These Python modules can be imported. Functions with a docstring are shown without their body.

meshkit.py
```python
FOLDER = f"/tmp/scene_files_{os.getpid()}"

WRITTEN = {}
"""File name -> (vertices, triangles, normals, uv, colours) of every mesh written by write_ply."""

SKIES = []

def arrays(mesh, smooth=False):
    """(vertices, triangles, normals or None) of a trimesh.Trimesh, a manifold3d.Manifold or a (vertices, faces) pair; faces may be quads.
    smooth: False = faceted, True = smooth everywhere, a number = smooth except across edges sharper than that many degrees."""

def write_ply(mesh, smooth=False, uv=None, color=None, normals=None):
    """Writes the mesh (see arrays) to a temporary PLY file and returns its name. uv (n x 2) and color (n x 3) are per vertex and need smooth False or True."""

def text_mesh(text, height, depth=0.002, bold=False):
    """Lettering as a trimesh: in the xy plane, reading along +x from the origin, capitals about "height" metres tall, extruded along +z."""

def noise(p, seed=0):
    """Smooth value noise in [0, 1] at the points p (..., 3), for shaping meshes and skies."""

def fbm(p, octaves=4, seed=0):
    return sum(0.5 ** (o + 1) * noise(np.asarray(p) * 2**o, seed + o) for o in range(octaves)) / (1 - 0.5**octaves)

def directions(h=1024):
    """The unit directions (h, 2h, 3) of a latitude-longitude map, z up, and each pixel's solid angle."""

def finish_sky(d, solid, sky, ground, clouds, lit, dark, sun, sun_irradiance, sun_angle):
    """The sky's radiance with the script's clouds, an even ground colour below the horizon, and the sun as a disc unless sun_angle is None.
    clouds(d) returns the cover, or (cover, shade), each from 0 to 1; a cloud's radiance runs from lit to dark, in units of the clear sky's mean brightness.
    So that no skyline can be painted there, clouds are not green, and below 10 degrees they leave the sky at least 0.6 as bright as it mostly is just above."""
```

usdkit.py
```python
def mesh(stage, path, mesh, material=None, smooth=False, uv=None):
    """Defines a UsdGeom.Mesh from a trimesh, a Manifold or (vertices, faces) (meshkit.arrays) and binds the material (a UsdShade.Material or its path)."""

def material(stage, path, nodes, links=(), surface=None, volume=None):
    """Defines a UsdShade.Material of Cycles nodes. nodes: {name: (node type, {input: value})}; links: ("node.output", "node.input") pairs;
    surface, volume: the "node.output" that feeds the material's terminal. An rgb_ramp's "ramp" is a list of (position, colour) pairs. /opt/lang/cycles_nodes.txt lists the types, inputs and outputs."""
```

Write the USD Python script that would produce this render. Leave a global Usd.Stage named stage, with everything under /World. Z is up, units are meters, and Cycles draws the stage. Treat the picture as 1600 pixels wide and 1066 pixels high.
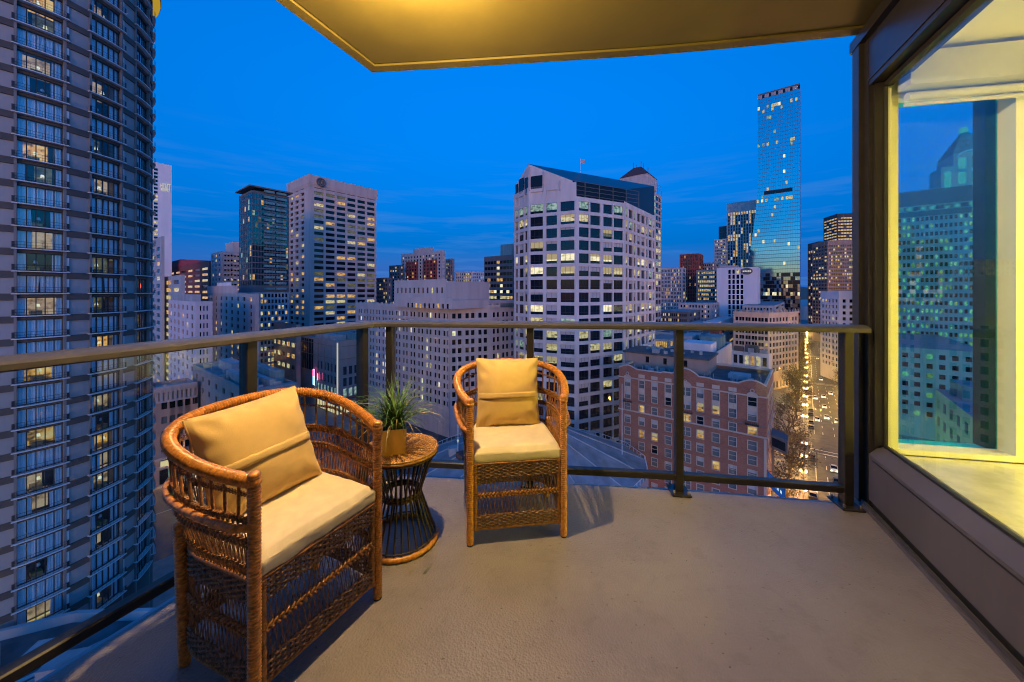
import math, random
import numpy as np, trimesh, usdkit, meshkit
from pxr import Usd, UsdGeom, UsdLux, UsdShade, Gf, Sdf

stage = Usd.Stage.CreateInMemory()
UsdGeom.Xform.Define(stage, '/World')
# ---------------------------------------------------------------- camera, sky, exposure, lamps
F, HOR, EYE = 580.0, 456.0, 1.3          # focal length and horizon of the photograph in its own pixels, eye height in metres
cam = UsdGeom.Camera.Define(stage, '/World/camera')
cam.AddTranslateOp().Set(Gf.Vec3d(0, 0, EYE))
cam.AddRotateXOp().Set(90.0)
cam.CreateHorizontalApertureAttr(36.0)
cam.CreateVerticalApertureAttr(36.0 * 682 / 1024)
cam.CreateFocalLengthAttr(36.0 * F / 1600)
cam.CreateVerticalApertureOffsetAttr(-(533 - HOR) / 1600 * 36.0)
cam.CreateClippingRangeAttr(Gf.Vec2f(0.05, 20000))
cam.CreateFStopAttr(0.0)
cam.CreateExposureAttr(EXPO := 3.02)

SUN_EL, SUN_ROT = math.radians(1.4), math.radians(178.0)     # the sun has just gone down behind the viewer: no direct sun reaches the street
usdkit.material(stage, '/World/Looks/dusk_sky', {
    'tc': ('texture_coordinate', {}),
    'sky': ('sky_texture', {'sky_type': 'single_scattering', 'sun_disc': False, 'sun_elevation': SUN_EL, 'sun_rotation': SUN_ROT, 'altitude': 100.0,
                            'air_density': 1.0, 'aerosol_density': 1.0, 'ozone_density': 5.0}),
    'hs': ('hsv', {'saturation': 1.2, 'value': 1.0, 'hue': 0.5}),
    'sep': ('separate_xyz', {}),
    # the dark blue bank of dusk that rises opposite the sunset
    'bank': ('map_range', {'range_type': 'smoothstep', 'from_min': -0.12, 'from_max': 0.86, 'to_min': 0.97, 'to_max': 0.0, 'clamp': True}),
    'anti': ('map_range', {'range_type': 'smoothstep', 'from_min': -0.05, 'from_max': 0.6, 'to_min': 0.0, 'to_max': 1.0, 'clamp': True}),
    'bf': ('math', {'math_type': 'multiply'}),
    'mixb': ('mix_color', {'blend_type': 'mix', 'b': (0.0, 0.088, 0.44)}),
    # thin streaks of cloud low in the sky
    'map': ('mapping', {'scale': (1.5, 1.5, 17.0)}),
    'n': ('noise_texture', {'scale': 2.6, 'detail': 6.0, 'roughness': 0.6}),
    'r': ('rgb_ramp', {'ramp': [(0.0, (0, 0, 0)), (0.5, (0, 0, 0)), (0.72, (1, 1, 1)), (1, (1, 1, 1))]}),
    'low': ('map_range', {'from_min': 0.05, 'from_max': 0.36, 'to_min': 0.7, 'to_max': 0.0, 'clamp': True}),
    'mul': ('math', {'math_type': 'multiply'}),
    'mixc': ('mix_color', {'blend_type': 'mix', 'b': (0.06, 0.20, 0.52)}),
    'bg': ('background_shader', {'strength': 0.15}),
}, [('tc.generated', 'map.vector'), ('map.vector', 'n.vector'), ('n.fac', 'r.fac'), ('tc.generated', 'sep.vector'), ('sep.z', 'low.value'), ('sep.z', 'bank.value'), ('sep.y', 'anti.value'),
    ('bank.result', 'bf.value1'), ('anti.result', 'bf.value2'), ('r.color', 'mul.value1'), ('low.result', 'mul.value2'), ('sky.color', 'hs.color'), ('hs.color', 'mixb.a'), ('bf.value', 'mixb.fac'),
    ('mixb.result', 'mixc.a'), ('mul.value', 'mixc.fac'), ('mixc.result', 'bg.color')], surface='bg.background')
dome = UsdLux.DomeLight.Define(stage, '/World/sky')
dome.CreateIntensityAttr(1.0)
UsdShade.MaterialBindingAPI.Apply(dome.GetPrim()).Bind(UsdShade.Material.Get(stage, '/World/Looks/dusk_sky'))
dome.GetPrim().SetCustomDataByKey('kind', 'structure')

LAMP = np.array([-0.46, 1.60, 2.66])    # the lamp under the ceiling of the balcony, just above the frame
lamp = UsdLux.SphereLight.Define(stage, '/World/balcony_lamp_light')
lamp.AddTranslateOp().Set(Gf.Vec3d(*map(float, LAMP)))
lamp.CreateRadiusAttr(0.035)
lamp.CreateNormalizeAttr(True)
lamp.CreateColorAttr(Gf.Vec3f(1.0, 0.69, 0.31))
lamp.CreateIntensityAttr(LAMP_I := 9.8)
# the lamps of the lit room, out of sight behind the window frame: a warm one low down, a neutral one under the ceiling
room_lamp = UsdLux.RectLight.Define(stage, '/World/room_side_lamp_light')
room_lamp.AddTransformOp().Set(Gf.Matrix4d().SetLookAt(Gf.Vec3d(4.2, 0.55, 1.30), Gf.Vec3d(2.6, 1.75, 0.35), Gf.Vec3d(0, 0, 1)).GetInverse())
room_lamp.CreateWidthAttr(0.5)
room_lamp.CreateHeightAttr(0.3)
room_lamp.CreateNormalizeAttr(True)
room_lamp.CreateColorAttr(Gf.Vec3f(1.0, 0.78, 0.03))
room_lamp.CreateIntensityAttr(3.9)
room_top = UsdLux.SphereLight.Define(stage, '/World/room_ceiling_lamp_light')
room_top.AddTranslateOp().Set(Gf.Vec3d(4.15, 0.2, 2.25))
room_top.CreateRadiusAttr(0.10)
room_top.CreateNormalizeAttr(True)
room_top.CreateColorAttr(Gf.Vec3f(1.0, 0.88, 0.74))
room_top.CreateIntensityAttr(0.7)

# ---------------------------------------------------------------- helpers
used, TH = {}, {}
def unique(parent, name):
    k = (parent, name)
    n = used.get(k, 0)
    used[k] = n + 1
    return f'{parent}/{name}' + (f'_{n:03d}' if n else '')

def tag(p, label=None, cat=None, group=None, kind=None):
    for k, v in (('label', label), ('category', cat), ('group', group), ('kind', kind)):
        if v: p.SetCustomDataByKey(k, v)
    return p

class Thing:
    def __init__(s, name, label, cat, loc=(0, 0, 0), yaw=0.0, group=None, kind=None, local=False):
        """local: shapes are given in the thing's own coordinates; otherwise in the world's."""
        s.path = unique('/World', name)
        x = UsdGeom.Xform.Define(stage, s.path)
        x.AddTranslateOp().Set(Gf.Vec3d(*map(float, loc)))
        if yaw: x.AddRotateZOp().Set(math.degrees(yaw))
        s.off = np.zeros(3) if local else -np.asarray(loc, float)
        s.prim = tag(x.GetPrim(), label, cat, group, kind)

def copy_of(src, name, label, cat, loc, yaw=0.0, group=None, scale=1.0):
    path = unique('/World', name)
    x = UsdGeom.Xform.Define(stage, path)
    x.AddTranslateOp().Set(Gf.Vec3d(*map(float, loc)))
    x.AddRotateZOp().Set(math.degrees(yaw))
    if scale != 1.0: x.AddScaleOp().Set(Gf.Vec3f(scale, scale, scale))
    p = x.GetPrim()
    p.GetReferences().AddInternalReference(src)
    p.SetInstanceable(True)
    return tag(p, label, cat, group)

def proto(name):
    path = '/Protos/' + name
    if not stage.GetPrimAtPath('/Protos'): stage.CreateClassPrim('/Protos')
    t = Thing.__new__(Thing)
    t.path, t.off = path, np.zeros(3)
    t.prim = UsdGeom.Xform.Define(stage, path).GetPrim()
    return t

class MB:
    def __init__(s): s.v, s.f, s.n = [], [], 0
    def add(s, v, f):
        v = np.asarray(v, float).reshape(-1, 3); f = np.asarray(f, int)
        if f.shape[1] == 4: f = np.vstack([f[:, [0, 1, 2]], f[:, [0, 2, 3]]])
        s.v.append(v); s.f.append(f + s.n); s.n += len(v)
        return s
    def tm(s, m): return s.add(m.vertices, m.faces)
    def quad(s, a, b, c, d): return s.add([a, b, c, d], [[0, 1, 2, 3]])
    def obox(s, o, u, v, w):
        """box from corner o along the edge vectors u, v, w (right-handed)."""
        o, u, v, w = (np.asarray(x, float) for x in (o, u, v, w))
        p = [o, o + u, o + u + v, o + v, o + w, o + u + w, o + u + v + w, o + v + w]
        return s.add(p, [[0, 3, 2, 1], [4, 5, 6, 7], [0, 1, 5, 4], [1, 2, 6, 5], [2, 3, 7, 6], [3, 0, 4, 7]])
    def box(s, lo, hi):
        lo, hi = np.asarray(lo, float), np.asarray(hi, float); d = hi - lo
        return s.obox(lo, (d[0], 0, 0), (0, d[1], 0), (0, 0, d[2]))
    def cbox(s, c, size, yaw=0.0):
        c, y = np.asarray(c, float), yaw
        u = np.array([math.cos(y), math.sin(y), 0]) * size[0]; v = np.array([-math.sin(y), math.cos(y), 0]) * size[1]; w = np.array([0, 0, size[2]])
        return s.obox(c - u / 2 - v / 2 - w / 2, u, v, w)
    def beam(s, a, b, wid, z0, z1, off=0.0):
        """a wall-like bar from plan point a to b, wid thick, between heights z0 and z1; off shifts it to the left of a->b."""
        a, b = np.asarray(a[:2], float), np.asarray(b[:2], float); d = b - a; n = np.array([-d[1], d[0]]) / np.linalg.norm(d)
        o = a + n * (off - wid / 2)
        return s.obox((*o, z0), (*d, 0), (*(n * wid), 0), (0, 0, z1 - z0))
    def prism(s, poly, z0, z1, cap=True, bottom=True):
        poly = np.asarray(poly, float)[:, :2]; n = len(poly)
        lo = np.c_[poly, np.full(n, z0)]; hi = np.c_[poly, np.full(n, z1)]
        s.add(np.vstack([lo, hi]), [[i, (i + 1) % n, (i + 1) % n + n, i + n] for i in range(n)])
        if cap: s.cap(poly, z1)
        if bottom: s.cap(poly, z0, True)
        return s
    def cap(s, poly, z, flip=False):
        import shapely
        poly = np.asarray(poly, float)[:, :2]
        v, f = trimesh.creation.triangulate_polygon(shapely.Polygon(poly), engine='earcut')
        v = np.c_[v, np.full(len(v), z)]
        a = np.cross(v[f[:, 1]] - v[f[:, 0]], v[f[:, 2]] - v[f[:, 0]])[:, 2].sum()
        if (a < 0) != flip: f = f[:, ::-1]
        return s.add(v, f)
    def tube(s, pts, r, n=8, closed=False, cap=True):
        p = np.asarray(pts, float); m = len(p); r = np.broadcast_to(np.asarray(r, float), (m,))
        if closed: t = np.roll(p, -1, 0) - np.roll(p, 1, 0)
        else: t = np.gradient(p, axis=0)
        t /= np.maximum(np.linalg.norm(t, axis=1, keepdims=True), 1e-9)
        a = np.zeros((m, 3)); ref = np.array([0, 0, 1.0]) if abs(t[0, 2]) < 0.9 else np.array([1.0, 0, 0])
        a[0] = np.cross(t[0], ref); a[0] /= np.linalg.norm(a[0])
        for i in range(1, m):
            x = a[i - 1] - t[i] * (a[i - 1] @ t[i]); a[i] = x / max(np.linalg.norm(x), 1e-9)
        b = np.cross(t, a)
        th = np.arange(n) * 2 * math.pi / n
        v = p[:, None] + r[:, None, None] * (np.cos(th)[None, :, None] * a[:, None] + np.sin(th)[None, :, None] * b[:, None])
        i, j = np.meshgrid(np.arange(m if closed else m - 1), np.arange(n), indexing='ij')
        i2, j2 = (i + 1) % m, (j + 1) % n
        f = np.stack([i * n + j, i * n + j2, i2 * n + j2, i2 * n + j], -1).reshape(-1, 4)
        s.add(v.reshape(-1, 3), f)
        if cap and not closed:
            s.add(v[0], [[0, k + 1, k] for k in range(1, n - 1)]); s.add(v[-1], [[0, k, k + 1] for k in range(1, n - 1)])
        return s
    def cyl(s, a, b, r, n=10, r2=None): return s.tube([a, b], [r, r if r2 is None else r2], n)
    def sphere(s, c, r, sub=1, sc=(1, 1, 1)):
        m = trimesh.creation.icosphere(sub, 1.0); return s.add(m.vertices * r * np.asarray(sc) + np.asarray(c), m.faces)
    def arrays(s): return np.vstack(s.v), np.vstack(s.f)
    def build(s, name, mat, parent=None, label=None, kind=None, smooth=False, cat=None, group=None):
        if not s.n: return None
        path = unique(parent.path if isinstance(parent, Thing) else (parent or '/World'), name)
        v, f = s.arrays()
        if isinstance(parent, Thing): v = v + parent.off; TH[path] = parent.off
        elif parent in TH: v = v + TH[parent]; TH[path] = TH[parent]
        m = usdkit.mesh(stage, path, (v, f), MATS[mat], smooth=smooth)
        tag(m.GetPrim(), label, cat, group, kind)
        return path

def rbox(lo, hi, r=0.01):
    """a box with chamfered edges, as a mesh."""
    import manifold3d as m3
    lo, hi = np.asarray(lo, float), np.asarray(hi, float); r = min(r, (hi - lo).min() * 0.45)
    pts = []
    for sx in (0, 1):
        for sy in (0, 1):
            for sz in (0, 1):
                c = np.array([(hi if k else lo)[i] for i, k in enumerate((sx, sy, sz))]); d = np.array([1 - 2 * sx, 1 - 2 * sy, 1 - 2 * sz]) * r
                for ax in range(3):
                    q = c + d; q[ax] = c[ax]; pts.append(q)
    return trimesh.convex.convex_hull(np.array(pts))

def smoothpath(pts, n, closed=False):
    from scipy.interpolate import CubicSpline
    p = np.asarray(pts, float)
    if closed: p = np.vstack([p, p[:1]])
    s = np.r_[0, np.cumsum(np.linalg.norm(np.diff(p, axis=0), axis=1))]
    cs = CubicSpline(s, p, bc_type='periodic' if closed else 'natural')
    return cs(np.linspace(0, s[-1], n, endpoint=not closed))

# ---------------------------------------------------------------- materials
MATS = {}
def pb(name, color, rough=0.5, metal=0.0, var=0.0, vscale=5.0, bump=0.0, bscale=50.0, space='object', spec=0.5, streak=False, color2=None, rvar=0.0, bdist=0.01, sheen=0.0, coat=0.0, island=0.0):
    n = {'p': ('principled_bsdf', {'base_color': color, 'roughness': rough, 'metallic': metal, 'specular_ior_level': spec})}
    if sheen: n['p'][1].update(sheen_weight=sheen, sheen_roughness=0.5)
    if coat: n['p'][1].update(coat_weight=coat, coat_roughness=0.2)
    L = []
    n['c'] = ('texture_coordinate', {}) if space == 'object' else ('geometry', {})
    src = 'c.object' if space == 'object' else 'c.position'
    if var:
        c = np.asarray(color); lo, hi = c * (1 - var), (np.asarray(color2) if color2 is not None else np.minimum(c * (1 + var), 1))
        n['m'] = ('mapping', {'scale': (1, 1, 0.15) if streak else (1, 1, 1)})
        n['t'] = ('noise_texture', {'scale': vscale, 'detail': 5.0, 'roughness': 0.6})
        n['r'] = ('rgb_ramp', {'ramp': [(0, tuple(lo)), (0.35, tuple(lo)), (0.65, tuple(hi)), (1, tuple(hi))]})
        L += [(src, 'm.vector'), ('m.vector', 't.vector'), ('t.fac', 'r.fac')]
        if island:
            n['g'] = ('geometry', {}) ; n['mr'] = ('map_range', {'to_min': 1 - island, 'to_max': 1 + island})
            n['mm'] = ('vector_math', {'math_type': 'scale'})
            L += [('g.random_per_island', 'mr.value'), ('r.color', 'mm.vector1'), ('mr.result', 'mm.scale'), ('mm.vector', 'p.base_color')]
        else: L += [('r.color', 'p.base_color')]
    if rvar:
        n['t2'] = ('noise_texture', {'scale': vscale * 2.3, 'detail': 3.0}); n['r2'] = ('map_range', {'to_min': rough - rvar, 'to_max': rough + rvar})
        L += [(src, 't2.vector'), ('t2.fac', 'r2.value'), ('r2.result', 'p.roughness')]
    if bump:
        n['t3'] = ('noise_texture', {'scale': bscale, 'detail': 2.0}); n['b'] = ('bump', {'strength': bump, 'distance': bdist})
        L += [(src, 't3.vector'), ('t3.fac', 'b.height'), ('b.normal', 'p.normal')]
    if len(n) == 2 and 'c' in n: del n['c']
    MATS[name] = usdkit.material(stage, '/World/Looks/' + name, n, L, surface='p.BSDF')

def emit(name, color, strength, var=False):
    MATS[name] = usdkit.material(stage, '/World/Looks/' + name, {'e': ('emission', {'color': color, 'strength': strength})}, [], surface='e.emission')

def pane(name, tint=(0.95, 0.98, 0.98), gloss=1.0, f0=0.035, rough=0.0):
    """clear glass: mostly transparent, mirrored more at a glancing angle, alike from both sides."""
    MATS[name] = usdkit.material(stage, '/World/Looks/' + name, {
        't': ('transparent_bsdf', {'color': tint}), 'g': ('glossy_bsdf', {'color': (gloss, gloss, gloss), 'roughness': rough}), 'w': ('layer_weight', {'blend': 0.5}),
        'pw': ('math', {'math_type': 'power', 'value2': 4.2}), 'k': ('map_range', {'to_min': f0, 'to_max': 0.75}), 'm': ('mix_closure', {})},
        [('w.facing', 'pw.value1'), ('pw.value', 'k.value'), ('k.result', 'm.fac'), ('t.BSDF', 'm.closure1'), ('g.BSDF', 'm.closure2')], surface='m.closure')

def lit(name, cols, strength, scale=0.7, lo=0.15, gloss=0.12):
    """a lit window: what is seen of the room behind it, in patches, brighter towards lamps."""
    MATS[name] = usdkit.material(stage, '/World/Looks/' + name, {
        'g': ('geometry', {}), 'm': ('mapping', {'scale': (1, 1, 1.6)}), 'n': ('noise_texture', {'scale': scale, 'detail': 4.0, 'roughness': 0.65}),
        'r': ('rgb_ramp', {'ramp': [(0, tuple(np.array(cols[0]) * lo)), (0.36, tuple(np.array(cols[0]) * lo)), (0.5, cols[0]), (0.62, cols[1]), (1, cols[1])]}),
        'k': ('map_range', {'to_min': strength * 0.45, 'to_max': strength * 1.35}),
        'p': ('principled_bsdf', {'base_color': (0.02, 0.02, 0.02), 'roughness': 0.08, 'emission_strength': strength})},
        [('g.position', 'm.vector'), ('m.vector', 'n.vector'), ('n.fac', 'r.fac'), ('r.color', 'p.emission_color'), ('g.random_per_island', 'k.value'), ('k.result', 'p.emission_strength')], surface='p.BSDF')
# balcony
MATS['floor_coating'] = usdkit.material(stage, '/World/Looks/floor_coating', {
    'g': ('geometry', {}), 'n1': ('noise_texture', {'scale': 1.3, 'detail': 6.0, 'roughness': 0.6}), 'r1': ('rgb_ramp', {'ramp': [(0, (0.20, 0.172, 0.168)), (0.4, (0.22, 0.19, 0.186)), (0.62, (0.258, 0.225, 0.218)), (1, (0.285, 0.255, 0.235))]}),
    'n2': ('noise_texture', {'scale': 9.0, 'detail': 5.0, 'roughness': 0.7}), 'r2': ('rgb_ramp', {'ramp': [(0, (0.72, 0.72, 0.72)), (0.36, (0.80, 0.79, 0.78)), (0.47, (1, 1, 1)), (1, (1.03, 1.03, 1.03))]}), 'mx': ('mix_color', {'blend_type': 'multiply', 'fac': 0.5}),
    'n3': ('noise_texture', {'scale': 55.0, 'detail': 2.0}), 'r3': ('rgb_ramp', {'ramp': [(0, (0.35, 0.33, 0.32)), (0.27, (0.45, 0.43, 0.42)), (0.30, (1, 1, 1)), (1, (1, 1, 1))]}), 'mx2': ('mix_color', {'blend_type': 'multiply', 'fac': 1.0}),
    'v': ('voronoi_texture', {'scale': 125.0, 'feature': 'smooth_f1', 'smoothness': 0.6}), 'n4': ('noise_texture', {'scale': 330.0, 'detail': 2.0}), 'ad': ('math', {'math_type': 'multiply_add', 'value2': 0.35}), 'b': ('bump', {'strength': 0.5, 'distance': 0.005}),
    'rr': ('map_range', {'to_min': 0.24, 'to_max': 0.46}), 'p': ('principled_bsdf', {'specular_ior_level': 0.55})},
    [('g.position', 'n1.vector'), ('n1.fac', 'r1.fac'), ('g.position', 'n2.vector'), ('n2.fac', 'r2.fac'), ('r1.color', 'mx.a'), ('r2.color', 'mx.b'), ('g.position', 'n3.vector'), ('n3.fac', 'r3.fac'), ('mx.result', 'mx2.a'), ('r3.color', 'mx2.b'), ('mx2.result', 'p.base_color'),
     ('g.position', 'v.vector'), ('g.position', 'n4.vector'), ('n4.fac', 'ad.value1'), ('v.distance', 'ad.value3'), ('ad.value', 'b.height'), ('b.normal', 'p.normal'), ('n1.fac', 'rr.value'), ('rr.result', 'p.roughness')], surface='p.BSDF')
pb('soffit_paint', (0.115, 0.086, 0.015), 0.5, var=0.08, vscale=2.2, space='position', bump=0.05, bscale=30)
pb('bronze_metal', (0.024, 0.020, 0.017), 0.34, var=0.12, vscale=6, rvar=0.05, space='position')
pb('rail_metal', (0.075, 0.066, 0.058), 0.30, var=0.10, vscale=7, rvar=0.06, space='position')
pb('panel_metal', (0.115, 0.10, 0.105), 0.42, var=0.12, vscale=3, rvar=0.05, space='position', streak=True)
pb('edge_flashing', (0.30, 0.33, 0.38), 0.35, space='position', var=0.1)
pb('steel_bolt', (0.6, 0.58, 0.55), 0.25, metal=1.0)
pb('rubber', (0.02, 0.02, 0.02), 0.6)
pane('rail_glass', (0.93, 0.97, 0.96))
pane('window_glass', (0.95, 0.985, 0.98), f0=0.022)
pane('teal_pane', (0.36, 0.93, 0.96), f0=0.02)
pb('room_white', (0.78, 0.77, 0.74), 0.6, var=0.03, vscale=3, space='position')
pb('frame_white', (0.80, 0.79, 0.75), 0.4, space='position', var=0.03)
pb('blind_fabric', (0.55, 0.56, 0.64), 0.7, space='position', var=0.05)
pb('room_stone', (0.66, 0.62, 0.52), 0.22, var=0.2, vscale=6, space='position')
pb('honey_wood', (0.50, 0.28, 0.09), 0.4, var=0.25, vscale=9, streak=True, space='position')
pb('rattan', (0.55, 0.215, 0.035), 0.38, var=0.35, vscale=60, bump=0.25, bscale=160, bdist=0.002, coat=0.25)
pb('wicker_brown', (0.29, 0.14, 0.068), 0.5, var=0.45, vscale=70, bump=0.2, bscale=200, bdist=0.002, island=0.3)
pb('wicker_honey', (0.42, 0.17, 0.042), 0.48, var=0.4, vscale=70, bump=0.2, bscale=200, bdist=0.002, island=0.3)
pb('dark_rattan', (0.05, 0.026, 0.014), 0.45, var=0.4, vscale=40)
pb('table_weave', (0.42, 0.20, 0.05), 0.5, var=0.4, vscale=90, bump=0.3, bscale=220, bdist=0.002)
pb('cushion_fabric', (0.70, 0.585, 0.40), 0.85, var=0.06, vscale=14, bump=0.18, bscale=300, bdist=0.002, sheen=0.15)
pb('pillow_fabric', (0.66, 0.44, 0.145), 0.85, var=0.06, vscale=12, bump=0.16, bscale=300, bdist=0.002, sheen=0.15)
pb('pot_brass', (0.62, 0.33, 0.10), 0.36, metal=0.0, var=0.15, vscale=14, streak=True, rvar=0.08)
pb('potting_soil', (0.03, 0.02, 0.015), 0.9, bump=0.8, bscale=120)
pb('grass_leaf', (0.13, 0.27, 0.05), 0.45, var=0.5, vscale=18, island=0.4)
pb('dry_leaf', (0.36, 0.30, 0.10), 0.5, var=0.3, vscale=20, island=0.3)
pb('lamp_white', (0.8, 0.8, 0.8), 0.4)
# city
def stone(name, c, var=0.10, rough=0.75, **k): pb(name, c, rough, var=var, vscale=0.35, space='position', streak=True, **k)
stone('asphalt', (0.055, 0.055, 0.058), var=0.3, rough=0.6)
pb('pavement', (0.22, 0.205, 0.19), 0.75, var=0.15, vscale=0.6, space='position')
pb('road_paint', (0.72, 0.71, 0.66), 0.6, var=0.15, vscale=2, space='position')
stone('tower_precast', (0.185, 0.18, 0.185)); stone('tower_panel', (0.27, 0.275, 0.29), var=0.05); stone('tower_spandrel', (0.07, 0.063, 0.06))
pb('tower_ledge', (0.62, 0.62, 0.63), 0.5, space='position'); pb('black_metal', (0.018, 0.018, 0.022), 0.45)
pane('tower_glass', (0.88, 0.95, 1.0), f0=0.05)
pb('curtain', (0.9, 0.9, 0.9), 0.8, var=0.06, vscale=6, space='position'); pb('dark_room', (0.035, 0.035, 0.04), 0.8)
lit('room_lit', [(1.0, 0.44, 0.075), (1.0, 0.64, 0.21)], 0.230, scale=1.1, lo=0.12)
lit('room_lit_soft', [(0.9, 0.55, 0.30), (1.0, 0.70, 0.42)], 0.132, scale=0.9, lo=0.3)
stone('pale_concrete', (0.43, 0.385, 0.385)); stone('white_concrete', (0.54, 0.505, 0.505)); stone('slab_concrete', (0.43, 0.37, 0.36)); stone('white_paint', (0.64, 0.63, 0.68), var=0.05)
stone('lavender_stucco', (0.50, 0.46, 0.52)); stone('grey_stucco', (0.34, 0.32, 0.33)); stone('terracotta_white', (0.43, 0.40, 0.405)); stone('pink_stone', (0.36, 0.265, 0.24)); stone('cream_stone', (0.50, 0.40, 0.33))
stone('brown_panel', (0.25, 0.165, 0.135)); stone('mall_stone', (0.30, 0.24, 0.235)); stone('box_grey', (0.27, 0.255, 0.26)); stone('maroon', (0.16, 0.035, 0.033)); stone('red_roof', (0.26, 0.028, 0.045)); stone('red_panel', (0.24, 0.05, 0.04))
stone('dark_stone', (0.10, 0.105, 0.12)); stone('office_grey', (0.33, 0.33, 0.355)); stone('dark_brown', (0.11, 0.075, 0.065)); stone('tan_stone', (0.33, 0.235, 0.20))
stone('roof_dark', (0.075, 0.08, 0.09), var=0.35); stone('roof_grey', (0.20, 0.215, 0.23), var=0.25); stone('roof_teal', (0.10, 0.22, 0.24), var=0.3); stone('hvac', (0.30, 0.32, 0.34), var=0.2); stone('slate', (0.055, 0.032, 0.04))
stone('hill_forest', (0.035, 0.05, 0.045), var=0.4)
MATS['brick'] = usdkit.material(stage, '/World/Looks/brick', {
    'g': ('geometry', {}), 'v': ('mapping', {'rotation': (0, 0, -math.atan2(0.623, 0.782) * -1), 'scale': (1, 1, 1)}), 'sw': ('separate_xyz', {}), 'cb': ('combine_xyz', {}),
    'b': ('brick_texture', {'color1': (0.36, 0.125, 0.075), 'color2': (0.26, 0.09, 0.058), 'mortar': (0.24, 0.14, 0.10), 'scale': 1.0, 'mortar_size': 0.016, 'brick_width': 0.44, 'row_height': 0.15}),
    'n': ('noise_texture', {'scale': 0.25, 'detail': 5.0}), 'r': ('map_range', {'to_min': 0.68, 'to_max': 1.35}), 'm': ('vector_math', {'math_type': 'scale'}), 'p': ('principled_bsdf', {'roughness': 0.85})},
    [('g.position', 'v.vector'), ('v.vector', 'sw.vector'), ('sw.x', 'cb.x'), ('sw.z', 'cb.y'), ('cb.vector', 'b.vector'), ('g.position', 'n.vector'), ('n.fac', 'r.value'), ('b.color', 'm.vector1'), ('r.result', 'm.scale'), ('m.vector', 'p.base_color')], surface='p.BSDF')
def dglass(name, c, rough=0.06, spec=0.42, metal=0.0, lo=.35, hi=1.8):
    MATS[name] = usdkit.material(stage, '/World/Looks/' + name, {'g': ('geometry', {}), 'r': ('rgb_ramp', {'ramp': [(0, tuple(np.array(c) * lo)), (.6, c), (1, tuple(np.minimum(np.array(c) * hi, 1)))]}), 'n': ('noise_texture', {'scale': 0.5, 'detail': 3.0}), 'b': ('bump', {'strength': 0.04, 'distance': 0.1}),
        'p': ('principled_bsdf', {'roughness': rough, 'specular_ior_level': spec, 'metallic': metal})}, [('g.random_per_island', 'r.fac'), ('r.color', 'p.base_color'), ('g.position', 'n.vector'), ('n.fac', 'b.height'), ('b.normal', 'p.normal')], surface='p.BSDF')
dglass('dark_glass', (0.008, 0.011, 0.018)); dglass('office_glass', (0.010, 0.017, 0.03), spec=0.5); dglass('teal_glass', (0.22, 0.60, 0.60), 0.06, 1.0, 1.0, .25, 1.2); dglass('sky_glass', (0.80, 0.93, 0.97), 0.05, 1.0, 1.0, .55, 1.08); dglass('attic_glass', (0.012, 0.026, 0.05), rough=0.3, spec=0.22); dglass('curtain_pane', (0.26, 0.31, 0.34), spec=0.4, lo=.5, hi=1.4)
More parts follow.
